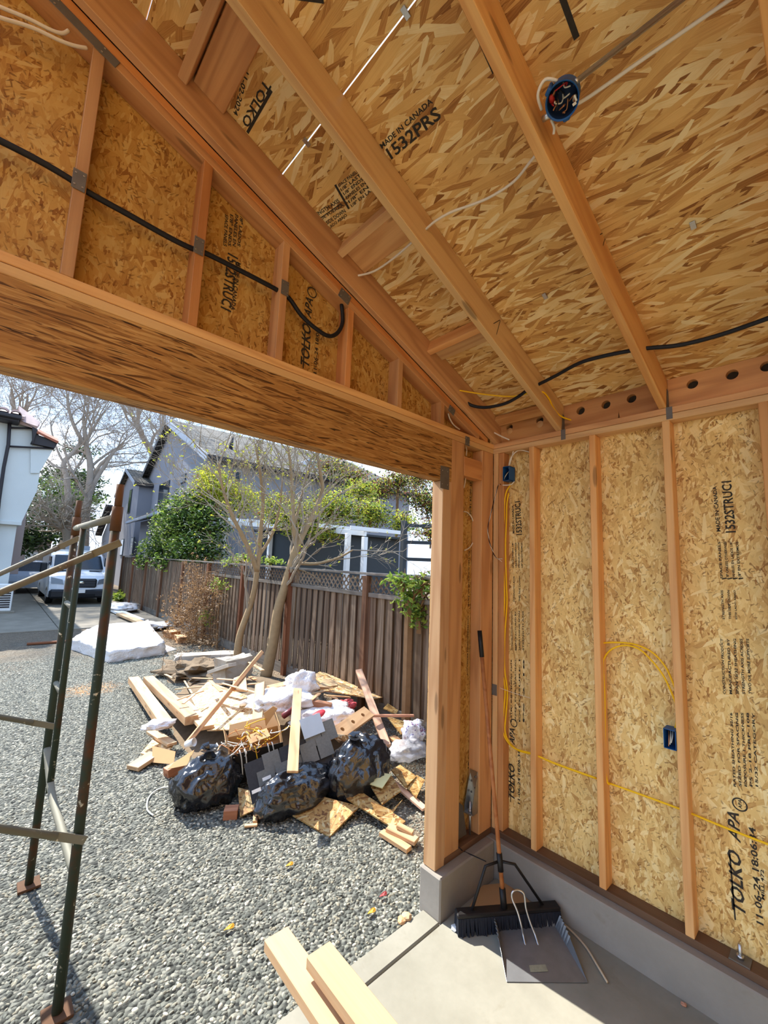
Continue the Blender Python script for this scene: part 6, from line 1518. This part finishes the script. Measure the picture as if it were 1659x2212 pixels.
# hold-down on the corner stud
def hold_down():
    x0 = 2.562; T = empty('hold_down', (x0, 1.80, Z_SILL), 'bright steel hold-down bracket bolted to the corner stud with threaded rod', 'bracket')
    box('back_plate', (x0 - .003, 1.768, .40), (x0, 1.832, .645), METAL, T, 'z', bev=.001)
    for yy in (1.768, 1.829): poly_wall('side_flange', [(x0 - .003, yy, .40), (x0 - .003, yy, .62), (x0 - .02, yy, .58), (x0 - .062, yy, .44), (x0 - .062, yy, .39), (x0 - .003, yy, .39)], (0, -1, 0), -.003, METAL, T)
    box('seat', (x0 - .064, 1.768, .388), (x0, 1.832, .398), METAL, T, 'x', bev=.001)
    tube('threaded_rod', [(x0 - .035, 1.80, Z_SILL - .02), (x0 - .035, 1.80, .46)], .008, METAL, T, 10)
    lathe('nut', [(.0, .0), (.015, 0), (.015, .014), (0, .014)], METAL, T, 6, Matrix.Translation((x0 - .035, 1.80, .398)))
    for k in range(5): lathe('screw_head', [(0, .004), (.006, .003), (.007, 0)], METAL_D, T, 10, frame((x0 - .0032, 1.785 + .03 * (k % 2), .47 + .035 * k), (0, 1, 0), z=(-1, 0, 0)))
hold_down()
# anchor bolt with plate washer on the sill
def anchor(px, py):
    c = PZ(px, py, Z_SILL + .003); c.x = 2.752; T = empty('anchor_bolt', c, 'anchor bolt with square plate washer on the dark sill', 'bolt')
    box('plate_washer', (c.x - .038, c.y - .038, Z_SILL), (c.x + .038, c.y + .038, Z_SILL + .006), METAL_D, T, bev=.001)
    lathe('nut', [(0, .0), (.015, 0), (.015, .013), (0, .013)], METAL, T, 6, Matrix.Translation((c.x, c.y, Z_SILL + .006))); tube('bolt', [(c.x, c.y, Z_SILL), (c.x + .004, c.y, Z_SILL + .062)], .008, METAL, T, 10)
anchor(1600, 2070)
# -------- printing on the boards
XS = X_OUT - .0005
def wink(s, p0, p1, h, **k): return ink(s, PX(*p0, XS), PX(*p1, XS), h, NWALL, INK, WR, **k)
wink('TOLKO', (1612, 1984), (1600, 1846), .052, shear=.25); ink_bar(PX(1590, 1988, XS), PX(1578, 1845, XS), .006, NWALL, INK, WR)
wink('11-06-24 18:06:34', (1650, 2000), (1632, 1790), .026); wink('MILL 472', (1652, 1945), (1650, 1880), .012)
wink('APA', (1600, 1822), (1596, 1758), .045, shear=.3)
_c = PX(1598, 1738, XS); ink_ring(_c, .03, .024, NWALL, INK, WR); wink('APA', (1603, 1748), (1602, 1728), .014)
wink('MADE IN CANADA', (1557, 1148), (1548, 1050), .018); wink('1532STRUC1', (1590, 1150), (1580, 1038), .042)
def small_block(rows, p0, p1, dpx, h, f):
    """several lines of small print side by side"""
    for i, s in enumerate(rows): f(s, (p0[0] + dpx * i, p0[1]), (p1[0] + dpx * i, p1[1]), h)
small_block(['SPACE PANELS', '1/8" UNLESS OTHERWISE', 'PANELES EN LADOS 1/8"', '1/8" EN EXTREMOS'], (1562, 1250), (1556, 1170), 13, .011, wink)
for i in range(4): ink_bar(PX(1560 + 12 * i, 1252, XS), PX(1570 + 12 * i, 1250, XS), .006, NWALL, INK, WR)
small_block(['STRENGTH AXIS', 'THIS SIDE DOWN', 'ESTE LADO ABAJO'], (1566, 1338), (1562, 1275), 14, .010, wink)
small_block(['CONSTRUCTION PRODUCT', 'MANUFACTURED BY', 'SPAN 15/32 SHEATHING', 'STRENGTH AXIS ACROSS', 'TWO OR MORE SUPPORTS'], (1568, 1500), (1562, 1380), 14, .011, wink)
small_block(['RATED SHEATHING 32/16', 'SIZED FOR SPACING', 'EXPOSURE 1 THICKNESS', 'PS 2-18 PRP-108', '15/32 CATEGORY'], (1590, 1700), (1582, 1540), 12, .010, wink)
# second print column beside the corner
wink('TOLKO', (1112, 1732), (1112, 1655), .05, shear=.25); ink_bar(PX(1104, 1733, XS), PX(1104, 1652, XS), .006, NWALL, INK, WR); wink('11-06-24 18:06:34', (1124, 1738), (1124, 1622), .02); wink('APA', (1112, 1610), (1112, 1575), .04, shear=.3)
ink_ring(PX(1110, 1562, XS), .027, .021, NWALL, INK, WR)
wink('1532STRUC1', (1128, 1155), (1124, 1082), .046); wink('MADE IN CANADA', (1112, 1152), (1110, 1092), .018)
small_block(['SPACE PANELS 1/8"', 'UNLESS OTHERWISE', 'PANELES EN LADOS', '1/8" EN EXTREMOS'], (1110, 1226), (1109, 1172), 6.5, .012, wink)
small_block(['STRENGTH AXIS', 'THIS SIDE DOWN'], (1112, 1300), (1112, 1245), 12, .012, wink)
small_block(['CONSTRUCTION PRODUCT', 'MANUFACTURED BY', 'SHEATHING SPAN', 'STRENGTH AXIS'], (1108, 1405), (1107, 1320), 8, .011, wink); small_block(['RATED SHEATHING 32/16', 'SIZED FOR SPACING', 'EXPOSURE 1', 'PS 2-18'], (1106, 1560), (1106, 1425), 9, .011, wink)
# front return wall, reading downwards
YS = Y_OUT - .0002
def fink(s, p0, p1, h, **k): return ink(s, PY(*p0, YS), PY(*p1, YS), h, (0, -1, 0), INK, WF, **k)
fink('TOLKO', (1023, 1022), (1023, 1094), .055, shear=.25); ink_bar(PY(1031, 1022, YS), PY(1030, 1098, YS), .006, (0, -1, 0), INK, WF); fink('11-06-24 18:05', (1015, 1042), (1014, 1112), .02); fink('APA', (1022, 1110), (1021, 1150), .04)
ink_ring(PY(1027, 1168, YS), .027, .021, (0, -1, 0), INK, WF)
fink('1532STRUC1', (1018, 1570), (1010, 1660), .04)
for i, s in enumerate(['RATED SHEATHING 32/16', 'SIZED FOR SPACING', 'EXPOSURE 1', 'PS 2-18']): fink(s, (1012 + 6 * i, 1190), (1011 + 6 * i, 1310), .012)
for i, s in enumerate(['CONSTRUCTION PRODUCT', 'STRENGTH AXIS', 'THIS SIDE DOWN']): fink(s, (1010 + 7 * i, 1330), (1008 + 7 * i, 1460), .012)
# gable: one print reads up, one reads down
fink('TOLKO', (668, 798), (672, 706), .055, shear=.25); ink_bar(PY(656, 796, YS), PY(660, 716, YS), .007, (0, -1, 0), INK, WF); fink('11-06-24 18:07', (684, 808), (690, 712), .022); fink('APA', (672, 690), (676, 648), .045, shear=.3); ink_ring(PY(674, 632, YS), .03, .024, (0, -1, 0), INK, WF)
fink('1532STRUC1', (492, 545), (476, 664), .05); fink('MADE IN CANADA', (512, 565), (498, 668), .02)
for i, s in enumerate(['SPACE PANELS', '1/8" ENDS', 'PANELES EN', '1/8" LADOS']): fink(s, (486 + 11 * i, 462), (482 + 10 * i, 530), .016)
# roof
NR = -_n
def rink(s, p0, p1, h, **k): return ink(s, PR(*p0), PR(*p1), h, NR, INK, RF_, **k)
rink('TOLKO', (571, 168), (521, 262), .036, shear=.0); ink_bar(PR(584, 192), PR(532, 284), .012, NR, INK, RF_); rink('11-02-2024 17:02', (528, 150), (492, 290), .02)
rink('1532PRS', (846, 345), (955, 254), .045); rink('MADE IN CANADA', (826, 322), (936, 222), .02)
for i, (s, p0, p1) in enumerate((('STRENGTH AXIS', (672, 476), (735, 436)), ('EJE DE FUERZA', (682, 486), (745, 446)), ('THIS SIDE DOWN', (692, 496), (748, 458)), ('ESTE LADO ABAJO', (700, 506), (752, 468)))): rink(s, p0, p1, .018)
ink_bar(PR(678, 482), PR(738, 440), .004, NR, INK, RF_); ink_bar(PR(722, 400), PR(752, 452), .012, NR, INK, RF_)
for i, s in enumerate(['SPACE PANELS', '1/8" LAST', '1/8" ENDS', 'PANELES EN', '1/8" EN', '1/8" EN LA']): rink(s, (733 + 5.5 * i, 405 + 8.5 * i), (775 + 5.5 * i, 372 + 8.5 * i), .014)
ink_bar(PR(1028, 80), PR(1064, 160), .018, NR, INK, RF_); ink_bar(PR(1208, 0), PR(1240, 88), .018, NR, INK, RF_); ink_bar(PR(640, 0), PR(700, 8), .05, NR, INK, RF_)
# -------- tools on the slab
BRIS = m_plain('dark_bristle', lin(30, 34, 44), .8, 0, .3, 60); BLKP = m_plain('black_tool_plastic', lin(28, 26, 26), .45); HANDLE = m_wood('varnished_handle', lin(196, 132, 76), lin(160, 96, 50), knots=False)
def broom():
    L0 = PZ(985, 1990, .05); R0 = PZ(1206, 1972, .05); d = (R0 - L0).normalized(); mid = (L0 + R0) / 2; w = (R0 - L0).length; mid.z = 0
    nrm = Vector((-d.y, d.x, 0))
    T = empty('push_broom', (mid.x, mid.y, 0), 'wide push broom with dark bristles leaning in the concrete corner', 'broom')
    box_m = frame(mid + Vector((0, 0, .088)), d); link('head', box_mesh(w, .06, .024, .006), box_m, T, BLKP)
    V = []; F = []; rr = random.Random(3)
    for i in range(64):
        for j in range(4):
            p = L0 + d * (w * (.01 + .98 * i / 63)) + nrm * (-.024 + .016 * j); q2 = p + Vector((rr.gauss(0, .003), rr.gauss(0, .003), 0)) + nrm * ((j - 1.5) * .009)
            b = len(V); s = d * .0042; t = nrm * .006
            V += [Vector((p.x, p.y, .08)) + s + t, Vector((p.x, p.y, .08)) - s + t, Vector((p.x, p.y, .08)) - s - t, Vector((p.x, p.y, .08)) + s - t, Vector((q2.x, q2.y, .002)) + s + t, Vector((q2.x, q2.y, .002)) - s + t, Vector((q2.x, q2.y, .002)) - s - t, Vector((q2.x, q2.y, .002)) + s - t]
            F += [(b, b + 1, b + 5, b + 4), (b + 1, b + 2, b + 6, b + 5), (b + 2, b + 3, b + 7, b + 6), (b + 3, b, b + 4, b + 7), (b + 4, b + 5, b + 6, b + 7)]
    tag(mesh_obj('bristles', V, F, BRIS, T), kind='stuff')
    foot = mid - d * (w * .04) + Vector((0, 0, .10)); top = PY(1036, 1362, 1.70)
    ax = (top - foot).normalized(); L = (top - foot).length
    tube('handle', [foot, foot + ax * (L - .16)], .0125, HANDLE, T, 14); tube('grip', [top - ax * .17, top], .0155, BLKP, T, 14)
    tube('socket', [foot - ax * .01, foot + ax * .09], .018, BLKP, T, 12); tube('ferrule', [foot + ax * .17, foot + ax * .26], .0165, BLKP, T, 12)
    for s in (-1, 1):
        tube('brace', [mid + d * s * w * .36 + Vector((0, 0, .085)), foot + ax * .2 + d * s * .09 + nrm * .0, foot + ax * .22], .008, BLKP, T, 8)
broom()
GALV = m_plain('galvanised_sheet', lin(128, 130, 132), .45, .55, .18, 20)
def dustpan():
    A = PZ(1095, 2121, .003); B_ = PZ(1270, 2123, .003); C_ = PZ(1199, 2003, .012); D_ = PZ(1078, 2006, .012)
    T = empty('dustpan', (A + B_ + C_ + D_) / 4, 'galvanised steel dustpan with looped wire handle on the slab', 'dustpan')
    def grid(p00, p10, p11, p01, n, m, f):
        V = []; F = []
        for j in range(m + 1):
            for i in range(n + 1):
                u, v = i / n, j / m; V.append(p00.lerp(p10, u).lerp(p01.lerp(p11, u), v) + f(u, v))
        for j in range(m):
            for i in range(n): a = j * (n + 1) + i; F.append((a, a + 1, a + n + 2, a + n + 1))
        return V, F
    Vb, Fb = grid(A, B_, C_, D_, 8, 8, lambda u, v: Vector((0, 0, .001 + .004 * v)))
    pan = mesh_obj('pan', Vb, Fb, GALV, T); pan.modifiers.new('t', 'SOLIDIFY').thickness = .0015
    up = Vector((0, 0, 1))
    for p, q2, out, nm in ((A, D_, (D_ - C_).normalized(), 'side'), (B_, C_, (C_ - D_).normalized(), 'side')):
        def ff(u, v, out=out): return out * (.03 * v * u) + up * (.06 * v * min(1, u * 1.25)) + out * (.005 * v * math.cos(u * 90) if u > .62 else 0)
        Vs, Fs = grid(p, q2, q2, p, 40, 4, ff); o = mesh_obj(nm, Vs, Fs, GALV, T); o.modifiers.new('t', 'SOLIDIFY').thickness = .0015
    back = ((C_ + D_) / 2 - (A + B_) / 2).normalized()
    Vs, Fs = grid(D_, C_, C_, D_, 40, 4, lambda u, v: up * (.055 * v) + back * .018 * v + back * (.005 * v * math.cos(u * 80) if (u < .22 or u > .78) else 0)); o = mesh_obj('back', Vs, Fs, GALV, T); o.modifiers.new('t', 'SOLIDIFY').thickness = .0015
    lab = [PZ(*p, .008) for p in ((1146, 2100), (1184, 2098), (1178, 2083), (1143, 2085))]
    quad_slab('worn_label', lab, .0008, m_plain('worn_label', lin(150, 146, 120), .8, 0, .4, 40), T)
    h = [PZ(1136, 2045, .006), PZ(1130, 2020, .03), PZ(1126, 2000, .07), PZ(1118, 1970, .12), PZ(1106, 1940, .17), PZ(1108, 1926, .2), PZ(1120, 1923, .205), PZ(1132, 1932, .19), PZ(1136, 1962, .13), PZ(1146, 1995, .07), PZ(1156, 2020, .03), PZ(1164, 2045, .006)]
    tube('handle', h, .0055, METAL, T, 10, 6)
dustpan()
tag(tube('bent_stick', [PZ(*p, .008) for p in ((1208, 1988), (1235, 2012), (1265, 2045), (1290, 2085), (1312, 2122))], .0055, m_plain('pale_reed', lin(190, 170, 140), .7), None, 8, 6), 'thin pale bent stick lying beside the dustpan', 'stick')
def crumb(px, py, z, s, label, mat, seed):
    c = PZ(px, py, z); bm = bmesh.new(); bmesh.ops.create_icosphere(bm, subdivisions=2, radius=1.0)
    for v in bm.verts: v.co = v.co * (1 + .4 * mnoise.noise(v.co * 2 + Vector((seed, 0, 0)))) * s; v.co.z *= .6
    return tag(bm_obj('wood_crumb', bm, mat, None, False, Matrix.Translation(c + Vector((0, 0, s * .4)))), label, 'wood crumb')
crumb(1477, 2172, 0, .012, 'tiny pale crumb on the slab by the curb', W_PINK, 1); crumb(982, 2008, 0, .02, 'small white paper scrap beside the broom', WHITE, 2); crumb(878, 1986, GZ + .02, .03, 'small wood offcut on the gravel at the slab edge', W_SCRAP, 3); crumb(868, 1992, GZ + .02, .025, 'second small wood offcut touching the slab edge', W_SCRAP, 4)
cable('wire_end', [PY(991, 1830, 1.70), PZ(1000, 1838, .225), PZ(1022, 1848, .224), PZ(1050, 1861, .226)], .003, BLKW, 'short black wire with white tips lying on the sill corner', 4, 'wire')
# -------- boards on the saw horse in front
def fg():
    zt = .72; T = None
    def pt(px, py, z): return PZ(px, py, z)
    a = (pt(570, 2028, zt) + pt(622, 2000, zt)) / 2; nb = (pt(740, 2240, zt) + pt(800, 2230, zt)) / 2
    d = (pt(870, 2212, zt) - pt(712, 2022, zt)); d.z = 0; d.normalize()
    e = a - Vector((0, 0, .019)); side = Vector((d.y, -d.x, 0))
    z2 = zt + .06; c2 = (pt(662, 2074, z2) + pt(712, 2022, z2)) / 2
    stick('stud_board', e, e + d * 2.0, .089, .038, W_PALE, 'left pale stud board sticking out over the gravel from the slab', 'board')
    e2 = c2 - Vector((0, 0, .019)); stick('stud_board', e2, e2 + d * 2.0, .089, .038, W_PALE, 'right pale stud board with knots beside the left one', 'board')
    tl = e2 - Vector((0, 0, .049)) + d * .35; stick('stud_board', tl, tl + d * 1.4, .07, .058, W_PINK, 'pinkish spacer block carrying the right stud board', 'board')
    s0 = e + d * .95; H = empty('saw_horse', (s0.x, s0.y, 0), 'plain wooden saw horse carrying the pale stud boards', 'saw horse')
    acr = (side if side.x > 0 else -side); z0 = zt - .038
    lumber('top_beam', s0 - acr * .35 + Vector((0, 0, z0 - s0.z - .045)), s0 + acr * .55 + Vector((0, 0, z0 - s0.z - .045)), .038, .089, W_SCRAP, H)
    for k in (-.28, .48):
        for s in (-1, 1):
            p = s0 + acr * k; lumber('leg', Vector((p.x, p.y, z0 - .05)) + d * s * .03, Vector((p.x, p.y, .0)) + d * s * .25, .07, .03, W_SCRAP, H, up=acr)
fg()

tag(quad_slab('cardboard_sheet', [PZ(1012, 1962, .004), PZ(1148, 1952, .004), PZ(1108, 1905, .004), PZ(1040, 1912, .004)], .004, CARD), 'brown cardboard sheet lying in the corner behind the push broom', 'cardboard')
c0 = PY(995, 1770, 1.815); tag(quad_slab('sheet_metal_scrap', [c0 + Vector((-.05, 0, -.12)), c0 + Vector((.07, .01, -.14)), c0 + Vector((.05, .02, .06)), c0 + Vector((-.05, .02, .14))], .001, METAL_D, n=(0, -1, .12)), 'dull grey sheet metal scrap leaning behind the king post', 'sheet metal')
# carpenter marks on the two rafters
for (a_, b_, c_), yy in ((((1066, 700), (1080, 692), (1072, 722)), 1.2305), (((1296, 508), (1310, 500), (1302, 530)), .6250)):
    p, q2, r_ = PY(*a_, yy), PY(*b_, yy), PY(*c_, yy); ink_bar(p, q2, .004, (0, -1, 0), INK, RF_, 'pencil_mark'); ink_bar(q2, r_, .004, (0, -1, 0), INK, RF_, 'pencil_mark')
